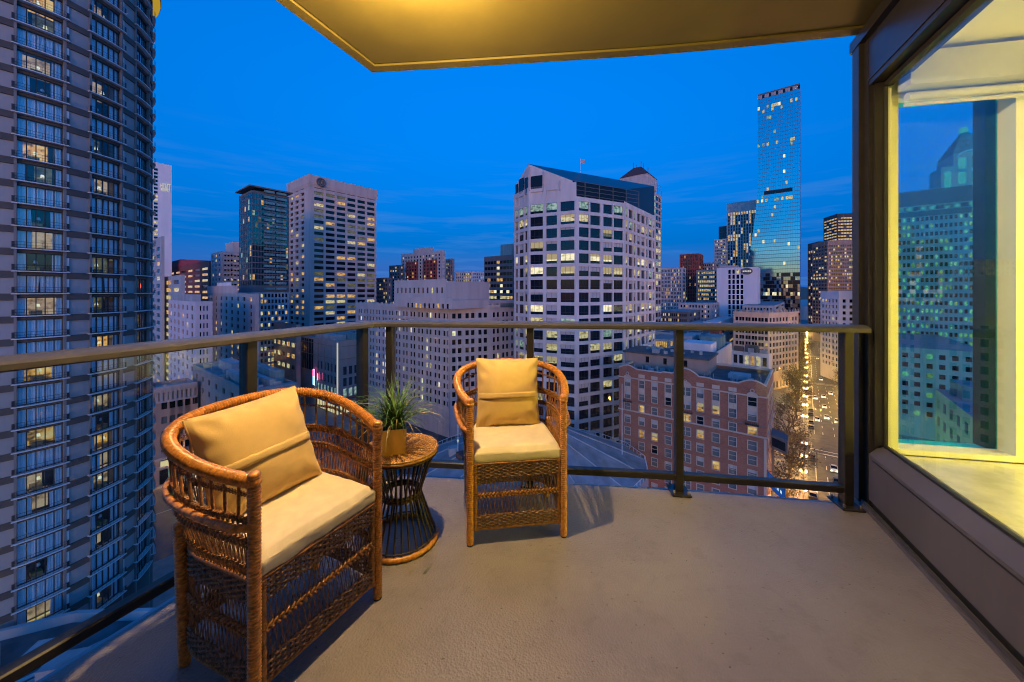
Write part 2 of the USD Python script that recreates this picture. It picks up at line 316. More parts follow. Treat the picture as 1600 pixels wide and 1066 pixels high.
lit('lit_warm', [(1.0, 0.50, 0.11), (1.0, 0.74, 0.32)], 0.180, scale=0.55, lo=0.05); lit('lit_office', [(0.95, 0.78, 0.36), (1.0, 0.88, 0.52)], 0.175, scale=0.8, lo=0.04); lit('lit_bright', [(1.0, 0.88, 0.52), (1.0, 0.95, 0.75)], 0.270, scale=0.5, lo=0.5); lit('lit_cool', [(0.45, 0.75, 0.62), (0.85, 1.0, 0.85)], 0.119, scale=0.7, lo=0.12); lit('lit_dim', [(0.55, 0.5, 0.2), (0.8, 0.75, 0.4)], 0.042, scale=0.6, lo=0.2)
emit('lamp_amber', (1.0, 0.50, 0.11), 250.0); emit('head_light', (1.0, 0.93, 0.75), 3.0); emit('tail_light', (1.0, 0.05, 0.02), 6.0); emit('signal_amber', (1.0, 0.32, 0.03), 5.0); emit('neon_red', (1.0, 0.10, 0.05), 0.9); emit('neon_pink', (1.0, 0.10, 0.28), 1.2); emit('neon_blue', (0.25, 0.65, 1.0), 0.7); emit('sign_white', (1.0, 0.97, 0.88), 0.07); emit('shop_light', (1.0, 0.8, 0.42), 0.09); emit('crown_gold', (1.0, 0.62, 0.06), 0.055); emit('flag_blue', (0.02, 0.13, 0.6), 0.05); emit('sign_text', (0.7, 0.85, 1.0), 0.09)
pb('car_white', (0.5, 0.5, 0.5), 0.3, coat=0.6); pb('car_dark', (0.02, 0.02, 0.025), 0.3, coat=0.6); pb('car_red', (0.35, 0.04, 0.02), 0.3, coat=0.6); pb('pole_grey', (0.10, 0.10, 0.10), 0.5); pb('pole_white', (0.75, 0.75, 0.75), 0.4)
pb('bark', (0.065, 0.045, 0.032), 0.85, var=0.3, vscale=4); pb('street_leaf', (0.085, 0.058, 0.022), 0.6, var=0.5, vscale=2, island=0.5); pb('flag_cloth', (0.5, 0.4, 0.45), 0.8)
pb('window_blind', (0.42, 0.42, 0.44), 0.8, space='position')
emit('lit_blind', (1.0, 0.80, 0.45), 0.05)
# ================================================================ the balcony
def fl(x, y, z=0.0):
    """floor-plane point seen at a pixel of the photograph."""
    Z = F * (EYE - z) / (y - HOR); return np.array([(x - 800) * Z / F, Z])
CORNER = np.array([-0.97, 2.63])
LEFT_DIR = np.array([-0.3825, -0.924])                # the left edge runs towards the viewer
RAIL = smoothpath(np.array([(-0.97, 2.63), (-0.49, 2.585), (0.374, 2.497), (1.083, 2.417), (2.026, 2.262)]), 25)
LEFT_END = CORNER + LEFT_DIR * 3.6
WALL_A = np.array([2.165, 2.262]); WALL_B = WALL_A + LEFT_DIR * 3.3   # foot of the window wall
def offset(path, d):
    p = np.asarray(path)[:, :2]; t = np.gradient(p, axis=0); t /= np.linalg.norm(t, axis=1, keepdims=True)
    return p + np.c_[-t[:, 1], t[:, 0]] * d
LN = np.array([-0.924, 0.3825])                       # outward normal of the left edge
EDGE = offset(RAIL, 0.055)
def outer(d, far=True):
    """outline of the slab, d outside the railing axis."""
    e = offset(RAIL, d)
    c = CORNER + LN * d; s = (e[0] - c) ; k = s[1] / (-LEFT_DIR[1]) if False else 0
    # meet of the left edge and the front edge
    t0 = e[1] - e[0]; A = np.array([LEFT_DIR, -t0]).T; q = np.linalg.solve(A, e[0] - c); m = c + LEFT_DIR * q[0]
    return m, [LEFT_END + LN * d, m] + list(e[1:])
def slab_poly(d, right):
    m, pts = outer(d)
    return np.array([WALL_B + np.array([right, 0]), WALL_A + np.array([right, 0.25])] + pts[::-1])
b = MB().prism(slab_poly(0.022, 0.30), -0.012, 0.0); b.build('balcony_floor', 'floor_coating', kind='structure', label='grey textured coated floor of the balcony')
b = MB().prism(slab_poly(0.062, 0.31), -0.24, -0.016); b.build('balcony_slab', 'edge_flashing', kind='structure', label='blue-grey metal edge of the balcony slab')
b = MB()
RAIL_KEEP = RAIL; RAIL = np.vstack([RAIL, RAIL[-1] + (RAIL[-1] - RAIL[-2]) * np.array([[1.0], [2.0]])])
so = slab_poly(0.075, 0.9); si = slab_poly(-0.005, 0.9)
b.prism(si, 2.912, 3.10)
b.build('balcony_ceiling', 'soffit_paint', kind='structure', label='painted underside of the balcony above')
b = MB()
_, o1 = outer(0.075); _, o2 = outer(0.005)
for i in range(len(o1) - 1):
    b.add([(*o1[i], 2.90), (*o1[i + 1], 2.90), (*o2[i + 1], 2.90), (*o2[i], 2.90), (*o1[i], 3.16), (*o1[i + 1], 3.16), (*o2[i + 1], 3.16), (*o2[i], 3.16)],
          [[0, 1, 2, 3], [4, 7, 6, 5], [0, 4, 5, 1], [3, 2, 6, 7]])
b.build('ceiling_edge_trim', 'soffit_paint', kind='structure', label='lip along the edge of the balcony ceiling')
RAIL = RAIL_KEEP
# wall of the flat behind the viewer
b = MB(); b.beam(LEFT_END + np.array([-0.3, 0.62]), WALL_B + np.array([0.6, -0.5]), 0.2, -0.2, 3.1)
b.build('rear_wall', 'bronze_metal', kind='structure', label='wall of the flat behind the balcony')
# lamp under the ceiling
t = Thing('ceiling_lamp', 'small white lamp fixed under the balcony ceiling', 'lamp', (*LAMP[:2], 2.912))
MB().cyl((*LAMP[:2], 2.86), (*LAMP[:2], 2.908), 0.055, 20).build('lamp_base', 'lamp_white', t, smooth=40)
MB().cyl((*LAMP[:2], 2.70), (*LAMP[:2], 2.859), 0.010, 12).build('lamp_holder', 'lamp_white', t)

# ---- railing
t = Thing('balcony_railing', 'dark bronze metal railing with clear glass panels round the balcony', 'railing', (*CORNER, 0))
def rail_profile(path, name, prof, mat):
    """sweeps a closed cross-section (across, up) along a plan path."""
    path = np.asarray(path, float); n = len(path); d = np.gradient(path, axis=0); d /= np.linalg.norm(d, axis=1, keepdims=True)
    nn = np.c_[-d[:, 1], d[:, 0]]; m = len(prof); v = np.array([[(*(path[i] + nn[i] * a), z) for a, z in prof] for i in range(n)])
    f = [[i * m + j, (i + 1) * m + j, (i + 1) * m + (j + 1) % m, i * m + (j + 1) % m] for i in range(n - 1) for j in range(m)]
    mb = MB().add(v.reshape(-1, 3), np.array(f)); k = (n - 1) * m
    mb.add(v[0], [[0, j, j + 1] for j in range(1, m - 1)]); mb.add(v[-1], [[0, j + 1, j] for j in range(1, m - 1)])
    mb.build(name, mat, t, smooth=35)
leftpath = np.array([LEFT_END, CORNER])
full = np.vstack([[LEFT_END + (CORNER - LEFT_END) * k for k in np.linspace(0, 0.985, 8)], RAIL[1:], [[2.13, 2.238]]])
prof = [(-0.048, 1.055), (-0.052, 1.06), (-0.052, 1.078), (-0.04, 1.088), (-0.015, 1.097), (0.02, 1.10), (0.045, 1.095), (0.055, 1.08), (0.055, 1.06), (0.05, 1.055)]
rail_profile(full, 'top_rail', prof, 'rail_metal')
bp = [(-0.024, 0.082), (-0.026, 0.086), (-0.026, 0.116), (-0.02, 0.122), (0.02, 0.122), (0.026, 0.116), (0.026, 0.086), (0.022, 0.082)]
bots = [np.array([LEFT_END, CORNER + LEFT_DIR * 0.13]), RAIL[2:22], RAIL[15:25]]
def post(p, d, w=0.044, dep=0.062, foot=True, z1=1.056):
    d = np.asarray(d, float) / np.linalg.norm(d); yaw = math.atan2(d[1], d[0])
    m = rbox((-w / 2, -dep / 2, 0.0), (w / 2, dep / 2, z1), 0.003)
    R = trimesh.transformations.rotation_matrix(yaw, [0, 0, 1]); m.apply_transform(R); m.apply_translation((*p, 0.008))
    q = MB().tm(m).build('post', 'bronze_metal', t)
    if foot:
        m = rbox((-0.06, -0.075, 0), (0.06, 0.075, 0.012), 0.003); m.apply_transform(R); m.apply_translation((*p, 0.0)); MB().tm(m).build('base_plate', 'bronze_metal', t)
        n = np.array([-d[1], d[0]])
        for sx, sy in ((-1, -1), (1, -1), (-1, 1), (1, 1)):
            c = np.asarray(p) + d * 0.043 * sx + n * 0.055 * sy
            MB().cyl((*c, 0.012), (*c, 0.028), 0.008, 6).sphere((*c, 0.028), 0.0065).build('bolt', 'steel_bolt', t)
def at_rail(x):
    i = np.argmin(abs(RAIL[:, 0] - x)); i = min(max(i, 1), len(RAIL) - 2); d = RAIL[i + 1] - RAIL[i - 1]
    return np.array([x, np.interp(x, RAIL[:, 0], RAIL[:, 1])]), d
posts = []
for x in (-0.855, 0.125, 1.085, 2.035):
    p, d = at_rail(x); posts.append(p); post(p, d, 0.046 if x < 2 else 0.05)
lposts = [CORNER + LEFT_DIR * k for k in (0.12, 0.865, 1.98, 2.95)]
for p in lposts: post(p, LEFT_DIR, 0.05)
ends = [LEFT_END] + lposts[::-1]
for a, c in zip(ends[:-1], ends[1:]):
    rail_profile(np.array([a, c]), 'bottom_rail', bp, 'bronze_metal')
for a, c in zip(posts[:-1], posts[1:]):
    xs = np.linspace(a[0] + 0.02, c[0] - 0.02, 8); rail_profile(np.c_[xs, np.interp(xs, RAIL[:, 0], RAIL[:, 1])], 'bottom_rail', bp, 'bronze_metal')
gl = [(-0.006, 0.119), (-0.006, 1.06), (0.006, 1.06), (0.006, 0.119)]
for a, c in zip(ends[:-1], ends[1:]):
    d = (c - a) / np.linalg.norm(c - a); MB().beam(a + d * 0.03, c - d * 0.03, 0.01, 0.119, 1.056).build('glass_panel', 'rail_glass', t)
MB().beam(lposts[0] + (CORNER - lposts[0]) * 0.3, CORNER, 0.01, 0.119, 1.056).build('glass_panel', 'rail_glass', t)
for a, c in zip(posts[:-1], posts[1:]):
    xs = np.linspace(a[0] + 0.028, c[0] - 0.028, 4); q = np.c_[xs, np.interp(xs, RAIL[:, 0], RAIL[:, 1])]; mb = MB()
    for u, w in zip(q[:-1], q[1:]): mb.beam(u, w, 0.01, 0.119, 1.056)
    mb.build('glass_panel', 'rail_glass', t)

# ---- window wall on the right
WD = LEFT_DIR; WN = np.array([-0.924, 0.3825])          # along the wall towards the viewer; out to the balcony
def wp(s, o=0.0): return WALL_A + WD * s + WN * o
t = Thing('window_wall', 'dark metal wall with a large glazed window on the right of the balcony', 'window wall', (*WALL_A, 0))
def wbox(name, s0, s1, o0, o1, z0, z1, mat, par=None, r=0.0):
    a = wp(s0, o0); u = WD * (s1 - s0); v = WN * (o1 - o0)
    if u[0] * v[1] - u[1] * v[0] < 0: a, u, v = a, v, u
    return MB().obox((*a, z0), (*u, 0), (*v, 0), (0, 0, z1 - z0)).build(name, mat, par or t)
S_OPEN0, S_OPEN1 = 0.042, 1.19                          # the opening along the wall
wbox('corner_post', -0.115, -0.03, -0.06, 0.03, 0.0, 2.895, 'bronze_metal')
wbox('corner_trim', -0.03, 0.018, -0.072, 0.002, 0.0, 2.895, 'bronze_metal')
wbox('jamb', 0.018, S_OPEN0, -0.072, -0.02, 0.381, 2.544, 'bronze_metal')
wbox('inner_frame', 0.0, S_OPEN0 + 0.004, -0.092, -0.0745, 0.381, 2.5, 'frame_white')
wbox('lower_panel', 0.018, 3.0, -0.10, 0.0, 0.045, 0.318, 'panel_metal')
wbox('panel_bead', 0.07, 1.19, 0.0, 0.004, 0.295, 0.300, 'bronze_metal')
a = wp(0.018); c = wp(3.0)
MB().add([(*wp(0.018, 0.0), 0.319), (*wp(3.0, 0.0), 0.319), (*wp(3.0, -0.055), 0.378), (*wp(0.018, -0.055), 0.378), (*wp(0.018, -0.1), 0.319), (*wp(3.0, -0.1), 0.319), (*wp(0.018, -0.1), 0.378), (*wp(3.0, -0.1), 0.378)],
         [[0, 3, 2, 1], [3, 6, 7, 2], [4, 5, 7, 6], [0, 1, 5, 4], [0, 4, 6, 3], [1, 2, 7, 5]]).build('sloped_sill', 'panel_metal', t)
wbox('header', 0.018, 3.0, -0.16, 0.0, 2.545, 2.83, 'bronze_metal')
wbox('header_bead', 0.018, 3.0, -0.0, 0.006, 2.575, 2.582, 'bronze_metal')
wbox('header_cap', -0.14, 3.0, -0.16, 0.035, 2.832, 2.90, 'bronze_metal')
wbox('window_stop', S_OPEN0, 3.0, -0.10, -0.062, 2.515, 2.543, 'bronze_metal')
wbox('jamb', S_OPEN1, S_OPEN1 + 0.09, -0.16, 0.02, 0.05, 2.545, 'bronze_metal')
wbox('gasket', S_OPEN0, S_OPEN1, -0.074, -0.058, 0.379, 0.392, 'rubber')
wbox('gasket', S_OPEN0, S_OPEN0 + 0.012, -0.074, -0.058, 0.394, 2.512, 'rubber')
wbox('glass_pane', S_OPEN0, S_OPEN1, -0.070, -0.064, 0.38, 2.54, 'window_glass')
wbox('wall_panel', S_OPEN1 + 0.092, 3.0, -0.12, -0.004, 0.381, 2.543, 'panel_metal')
wbox('floor_channel', 0.0, 3.0, 0.002, 0.040, 0.0, 0.016, 'panel_metal')
wbox('floor_channel', 0.0, 3.0, 0.018, 0.030, 0.017, 0.03, 'rail_metal')
wbox('base_gap', 0.018, 3.0, -0.09, -0.012, 0.0, 0.044, 'rubber')

# ---- the room behind it
W2 = np.array([2.255, 2.236]); W2D = np.array([0.981, -0.196]); W2N = np.array([-0.196, -0.981])   # inner face of the far wall, its run to the right, its normal into the room
def rp(s, o=0.0): return W2 + W2D * s + W2N * o
def w2box(mb, s0, s1, o0, o1, z0, z1):
    a = rp(s0, o0); u = W2D * (s1 - s0); v = W2N * (o1 - o0)
    if u[0] * v[1] - u[1] * v[0] < 0: u, v = v, u
    return mb.obox((*a, z0), (*u, 0), (*v, 0), (0, 0, z1 - z0))
roompoly = np.array([wp(0.02, -0.17), wp(2.9, -0.17), wp(2.9, -0.17) + np.array([4.2, -0.4]), rp(2.6, -0.15), rp(0.0, -0.15)])
MB().prism(roompoly, -0.02, 0.0).build('room_floor', 'honey_wood', kind='structure', label='wooden floor of the room')
MB().prism(roompoly, 2.70, 2.8).build('room_ceiling', 'room_white', kind='structure', label='white ceiling of the room')
MB().beam(roompoly[2], roompoly[3], 0.1, 0.0, 2.7).beam(roompoly[1], roompoly[2], 0.1, 0.0, 2.7).build('room_wall', 'room_white', kind='structure', label='white wall of the room')
t = Thing('room_window', 'white framed window on the far side of the lit room', 'window', (*rp(0), 0))
mb = MB(); w2box(mb, 0.0, 2.5, -0.14, 0.0, 2.46, 2.70); w2box(mb, 0.0, 2.5, -0.14, 0.0, 0.0, 0.338); mb.build('wall_panel', 'room_white', t)
for s0, s1 in ((0.0, 0.04), (0.60, 0.77), (1.45, 1.6), (2.3, 2.5)):
    mb = MB(); w2box(mb, s0, s1, -0.14, 0.03, 0.37, 2.46); mb.build('mullion', 'frame_white', t)
mb = MB(); w2box(mb, 0.0, 2.5, -0.14, 0.035, 0.34, 0.372); mb.build('sill', 'frame_white', t)
for s0, s1 in ((0.035, 0.60), (0.77, 1.45), (1.6, 2.3)):
    mb = MB(); w2box(mb, s0, s1, -0.075, -0.068, 0.372, 2.46); mb.build('glass_pane', 'teal_pane', t)
mb = MB(); w2box(mb, 0.55, 0.605, -0.15, -0.077, 0.372, 2.46); mb.build('outer_fin', 'bronze_metal', t)
t = Thing('roller_blind', 'pale grey roller blind housing above the far window of the room', 'roller blind', (*rp(0.1), 2.4))
mb = MB(); w2box(mb, 0.03, 2.3, 0.04, 0.13, 2.475, 2.66); mb.build('housing', 'blind_fabric', t)
mb = MB(); mb.tube([(*rp(0.05, 0.075), 2.43), (*rp(2.3, 0.075), 2.43)], 0.022, 12); mb.build('fabric_roll', 'blind_fabric', t, smooth=40)
mb = MB(); mb.tube([(*rp(0.05, 0.06), 2.392), (*rp(2.3, 0.06), 2.392)], 0.012, 8); mb.build('bottom_bar', 'blind_fabric', t, smooth=40)
t = Thing('window_ledge', 'pale stone ledge under the windows inside the room', 'ledge', (*rp(0.3, 0.3), 0.0))
lp = np.array([wp(0.07, -0.165), wp(1.6, -0.165), wp(1.6, -0.45), rp(1.6, 0.16), rp(1.6, 0.036), rp(0.0, 0.036)])
mb = MB().prism(np.array([wp(0.12, -0.165), wp(1.5, -0.165), wp(1.5, -0.50), wp(0.62, -0.42), rp(1.5, 0.46), rp(1.5, 0.04), rp(0.02, 0.04)]), 0.30, 0.335); mb.build('ledge_top', 'room_stone', t)
t = Thing('wooden_bench', 'honey coloured wooden bench beside the stone ledge in the room', 'bench', (*rp(0.9, 0.75), 0.0))
w1 = np.array([wp(0.66, -0.42), wp(1.6, -0.50), wp(1.6, -1.1), rp(1.4, 0.50)])
MB().prism(w1, 0.26, 0.288).build('seat', 'honey_wood', t)
MB().prism(np.array([w1[0] + (0.03, 0), w1[1] + (0.03, 0), w1[2], w1[3] - (0.0, 0.03)]), 0.0, 0.258).build('base', 'honey_wood', t)
# ================================================================ wicker furniture
def resample(p, step=None, n=None, closed=False):
    p = np.asarray(p, float)
    if closed: p = np.vstack([p, p[:1]])
    s = np.r_[0, np.cumsum(np.linalg.norm(np.diff(p, axis=0), axis=1))]
    n = n or max(2, int(round(s[-1] / step)) + (0 if closed else 1))
    q = np.linspace(0, s[-1], n, endpoint=not closed)
    return np.stack([np.interp(q, s, p[:, k]) for k in range(p.shape[1])], 1)
def normals2(p, closed):
    d = (np.roll(p, -1, 0) - np.roll(p, 1, 0)) if closed else np.gradient(p, axis=0)
    d = d[:, :2] / np.maximum(np.linalg.norm(d[:, :2], axis=1, keepdims=True), 1e-9); return np.c_[d[:, 1], -d[:, 0]]

def wrapped(pts, r, mb, pitch=0.0105, n=10):
    """a pole wound with cane: a tube whose radius ripples along its length."""
    q = resample(pts, step=pitch / 3); rr = r * np.array([1.0, 1.05, .86])[np.arange(len(q)) % 3]; mb.tube(q, rr, n); mb.sphere(q[0], r * 1.02, 1, (1, 1, 0.7)).sphere(q[-1], r * 1.02, 1, (1, 1, 0.7)); return mb

def weave_band(path, z0, z1, rows, step, mb, amp=0.005, r=0.0042, rnd=None):
    """horizontal strands going in front of and behind upright stakes along an open plan path."""
    P = resample(path, step=step / 2); N = normals2(P, False); k = np.arange(len(P))
    for i in range(rows):
        z = z0 + (z1 - z0) * (i + 0.5) / rows
        w = amp * np.cos(k * math.pi / 2 + (math.pi if i % 2 else 0)); j = rnd.normal(0, 0.0007, len(P))
        mb.tube(np.c_[P + N * w[:, None], z + j], r, 5, cap=False)
    return mb

def braid(path, z, mb, r=0.0052, h=0.011, pitch=0.055, zs=None):
    P = resample(path, step=pitch / 8); N = normals2(P, False); th = np.arange(len(P)) * 2 * math.pi / 8
    zz = np.full(len(P), z) if zs is None else resample(zs, n=len(P))[:, 0]
    for k in range(3):
        a = th + k * 2 * math.pi / 3
        mb.tube(np.c_[P + N * (0.006 * np.sin(2 * a))[:, None], zz + h * np.sin(a)], r, 5, cap=False)
    return mb

def lattice(path, zf0, zf1, step, lean, mb, r=0.0019, double=True, rnd=None):
    """crossed thin canes between two heights (functions of arc position 0..1)."""
    P = resample(path, step=step); n = len(P)
    s = np.linspace(0, 1, n)
    for i in range(n):
        for d in ((-lean, lean) if double else (lean,)):
            j = min(max(i + d, 0), n - 1); a, b = P[i], P[int(round(j))]
            za, zb = zf0(s[i]), zf1(s[int(round(j))])
            nn = rnd.normal(0, 0.0012, 2)
            mb.tube([(*a + nn, za), (*((a + b) / 2) + nn * 0.5 + rnd.normal(0, .001, 2), (za + zb) / 2), (*b, zb)], r, 4, cap=False)
    return mb

_H = [(-.247, 0, .722), (-.283, .10, .738), (-.309, .21, .760), (-.314, .32, .785), (-.283, .42, .809), (-.205, .482, .829), (-.1, .506, .839)]
ARM = smoothpath(_H + [(0, .512, .842)] + [(-x, y, z) for x, y, z in _H[::-1]], 61)
RIM = resample(smoothpath([(-.247, .0), (-.258, .2), (-.252, .36), (-.2, .44), (-.1, .462), (0, .466), (.1, .462), (.2, .44), (.252, .36), (.258, .2), (.247, .0)], 61), n=61)
def make_chair(label, loc, yaw):
    t = Thing('wicker_armchair', label, 'armchair', (*loc, 0), yaw, local=True)
    rnd = np.random.default_rng(5)
    MBx = MB
    wrapped(ARM, 0.0212, MBx(), n=12).build('arm_rail', 'rattan', t, smooth=60)
    for x in (-.247, .247):
        m = wrapped([(x, 0, 0.012), (x, 0, .742)], 0.0185, MBx(), n=12)
        m.build('front_leg', 'rattan', t, smooth=60); MBx().cyl((x, 0, 0), (x, 0, .014), .0165, 10).build('foot_cap', 'rubber', t)
        wrapped([(x * .895, .004, .075), (x * .895, .004, .405)], 0.0125, MBx(), n=8).build('inner_post', 'wicker_honey', t, smooth=60)
    for x in (-.25, .25):
        wrapped([(x, .40, 0.0), (x * 1.04, .405, .42), (x * 1.05, .405, .49)], 0.0185, MBx(), n=10).build('rear_leg', 'rattan', t, smooth=60)
    front = np.array([(-.245, 0.0), (.245, 0.0)]); U = RIM
    # woven bands, front and round the sides and back
    for nm, z0, z1, rows in (('upper_band', .338, .408, 8), ('lower_band', .085, .152, 8)):
        weave_band(front, z0, z1, rows, .022, MB(), rnd=rnd).build('front_' + nm, 'wicker_brown', t, smooth=60)
        weave_band(U, z0, z1, rows, .022, MB(), rnd=rnd).build('side_' + nm, 'wicker_brown', t, smooth=60)
        for pth, nm2 in ((front, 'front_'), (U, 'side_')):
            for z, in ((z0,), (z1,)):
                pass
    for pth, nm in ((front, 'front'), (U, 'side')):
        m = MB(); lattice(pth, lambda s: .148, lambda s: .25, .0185, 0.9, m, rnd=rnd); lattice(pth, lambda s: .25, lambda s: .342, .0185, 0.9, m, rnd=rnd)
        m.build(nm + '_lattice', 'wicker_brown', t)
        braid(pth, .25, MB()).build(nm + '_braid', 'wicker_honey', t, smooth=60)
        m = MB(); P = resample(pth, step=.0165)
        for q in P: m.cyl((*q, .08), (*q, .155), .0034, 5).cyl((*q, .334), (*q, .412), .0034, 5)
        m.build(nm + '_stakes', 'wicker_brown', t, kind='stuff')
        q = resample(pth, step=.02); MB().tube(np.c_[q, np.full(len(q), .414)], .0075, 6).build(nm + '_upper_rim', 'wicker_honey', t, smooth=60); MB().tube(np.c_[q, np.full(len(q), .079)], .0065, 6).build(nm + '_lower_rim', 'wicker_honey', t, smooth=60)
    # seat deck under the cushion
    seat = np.vstack([RIM * 0.975, [[.24, .012], [-.24, .012]]]); MB().prism(seat, .396, .406).build('seat', 'wicker_brown', t)
    # arms and back above the seat
    A2 = resample(ARM, n=61); R3 = np.c_[RIM, np.full(61, .414)]
    def between(f):                       # surface between the seat rim (0) and the arm rail (1)
        return R3 * (1 - f) + A2 * f + np.c_[normals2(A2, False) * (-0.012 * math.sin(math.pi * f)), np.zeros(61)]
    def strip(fa, fb, step, lean, r, name, mat, double=True):
        a, b = resample(between(fa), step=step), None; n = len(a); b = resample(between(fb), n=n); m = MB()
        for i in range(n):
            for d in ((-1, 1) if double else (0,)):
                j = i + d * lean; j0 = int(np.clip(math.floor(j), 0, n - 1)); j1 = min(j0 + 1, n - 1); q = b[j0] + (b[j1] - b[j0]) * (j - math.floor(j)) if 0 <= j <= n - 1 else b[int(np.clip(j, 0, n - 1))]
                e = rnd.normal(0, .0014, 3); mid = (a[i] + q) / 2 + e
                m.tube([a[i], mid, q], r, 5, cap=False)
        m.build(name, mat, t)
    for i in range(0, 61, 2):             # the thick canes that carry the arm rail
        if 2 <= i <= 58:
            a, c = between(.62)[i], between(.99)[i]; MB().tube([a, (a + c) / 2, c], .0047, 6).build('cane', 'wicker_honey', t, smooth=60)
    strip(.42, .62, .019, 0.8, .0021, 'arm_lattice', 'wicker_honey'); strip(.0, .42, .016, 0.9, .0021, 'lower_arm_lattice', 'wicker_honey')
    def twine(f, r, h, nm, pitch=.03, ws=0.006):
        P = resample(between(f), step=pitch / 6); N = normals2(P, False); th = np.arange(len(P)) * 2 * math.pi / 6; m = MB()
        for k in range(3):
            a = th + k * 2 * math.pi / 3; q = P.copy(); q[:, :2] += N * (ws * np.sin(2 * a))[:, None]; q[:, 2] += h * np.sin(a) + .004 * np.sin(th / 9)
            m.tube(q, r, 5, cap=False)
        m.build(nm, 'wicker_honey', t, smooth=60)
    twine(.62, .0034, .007, 'twined_row'); twine(.40, .0048, .012, 'arm_braid', .05); twine(.14, .003, .006, 'twined_row'); twine(.86, .002, .004, 'twined_row')
    P = between(.56); Q = P.copy(); Q[:, :2] += normals2(P, False) * -0.017
    for seg in (np.vstack([[[-.254, -.002, .585]], Q[2:23]]), np.vstack([Q[38:59], [[.254, -.002, .585]]])):       # second rail outside the arms
        wrapped(seg, .0125, MB(), pitch=.016).build('outer_rail', 'rattan', t, smooth=60)
    return t
LC = (np.array([-.677, 1.3515]), math.radians(64.4)); RC = (np.array([.03, 1.939]), math.radians(8.2))
src = make_chair('wicker armchair nearest the viewer, on the left in front of the round table', *LC)
copy_of(src.path, 'wicker_armchair', 'wicker armchair farther back against the front railing, right of the potted plant', 'armchair', (*RC[0], 0), RC[1])

def cushion(label, loc, yaw, seed):
    t = Thing('seat_cushion', label, 'cushion', (*loc, .418), yaw, local=True)
    m = trimesh.creation.box((2, 2, 2)); 
    for _ in range(5): m = m.subdivide()
    v = m.vertices.copy(); u, w, h = v.T
    # plan: straight front, rounded back
    x = u * .236; y = .215 + w * .222
    back = np.clip((w - .35) / .65, 0, 1); x = x * (1 - .20 * back ** 2.2)
    fr = np.clip((-w - .7) / .3, 0, 1); x = x * (1 - .02 * fr)
    e = np.maximum(abs(u), abs(w)); edge = np.clip((e - .86) / .14, 0, 1)
    top = .072 + .012 * (1 - u ** 2) * (1 - w ** 2) - .018 * edge ** 2
    z = np.where(h > 0, top * (h * .5 + .5), 0) ; z = (h * .5 + .5) * top
    side = 1 - .035 * (2 * (h * .5 + .5) - 1) ** 4 * edge
    x *= side; y = .215 + (y - .215) * side
    P = np.c_[x, y, z]; n1 = meshkit.fbm(P * 16 + seed, 3, seed) - .5; n2 = meshkit.fbm(P * np.array([45, 45, 20]) + seed, 2, seed + 3) - .5
    P[:, 2] += (n1 * .012 + n2 * .004) * (h > -.9); P[:, 1] += n1 * .006 * edge
    MB().add(P, m.faces).build('cover', 'cushion_fabric', t, smooth=True)
    k = np.linspace(-1, 1, 40)
    rim = np.array([(q * .232, -.0035 + .0006 * math.sin(i), .0435) for i, q in enumerate(k)]); MB().tube(rim, .0028, 6).build('seam', 'cushion_fabric', t, smooth=60)
cushion('tan seat cushion on the wicker armchair nearest the viewer', *LC, 1)
cushion('tan seat cushion on the wicker armchair by the front railing', *RC, 4)

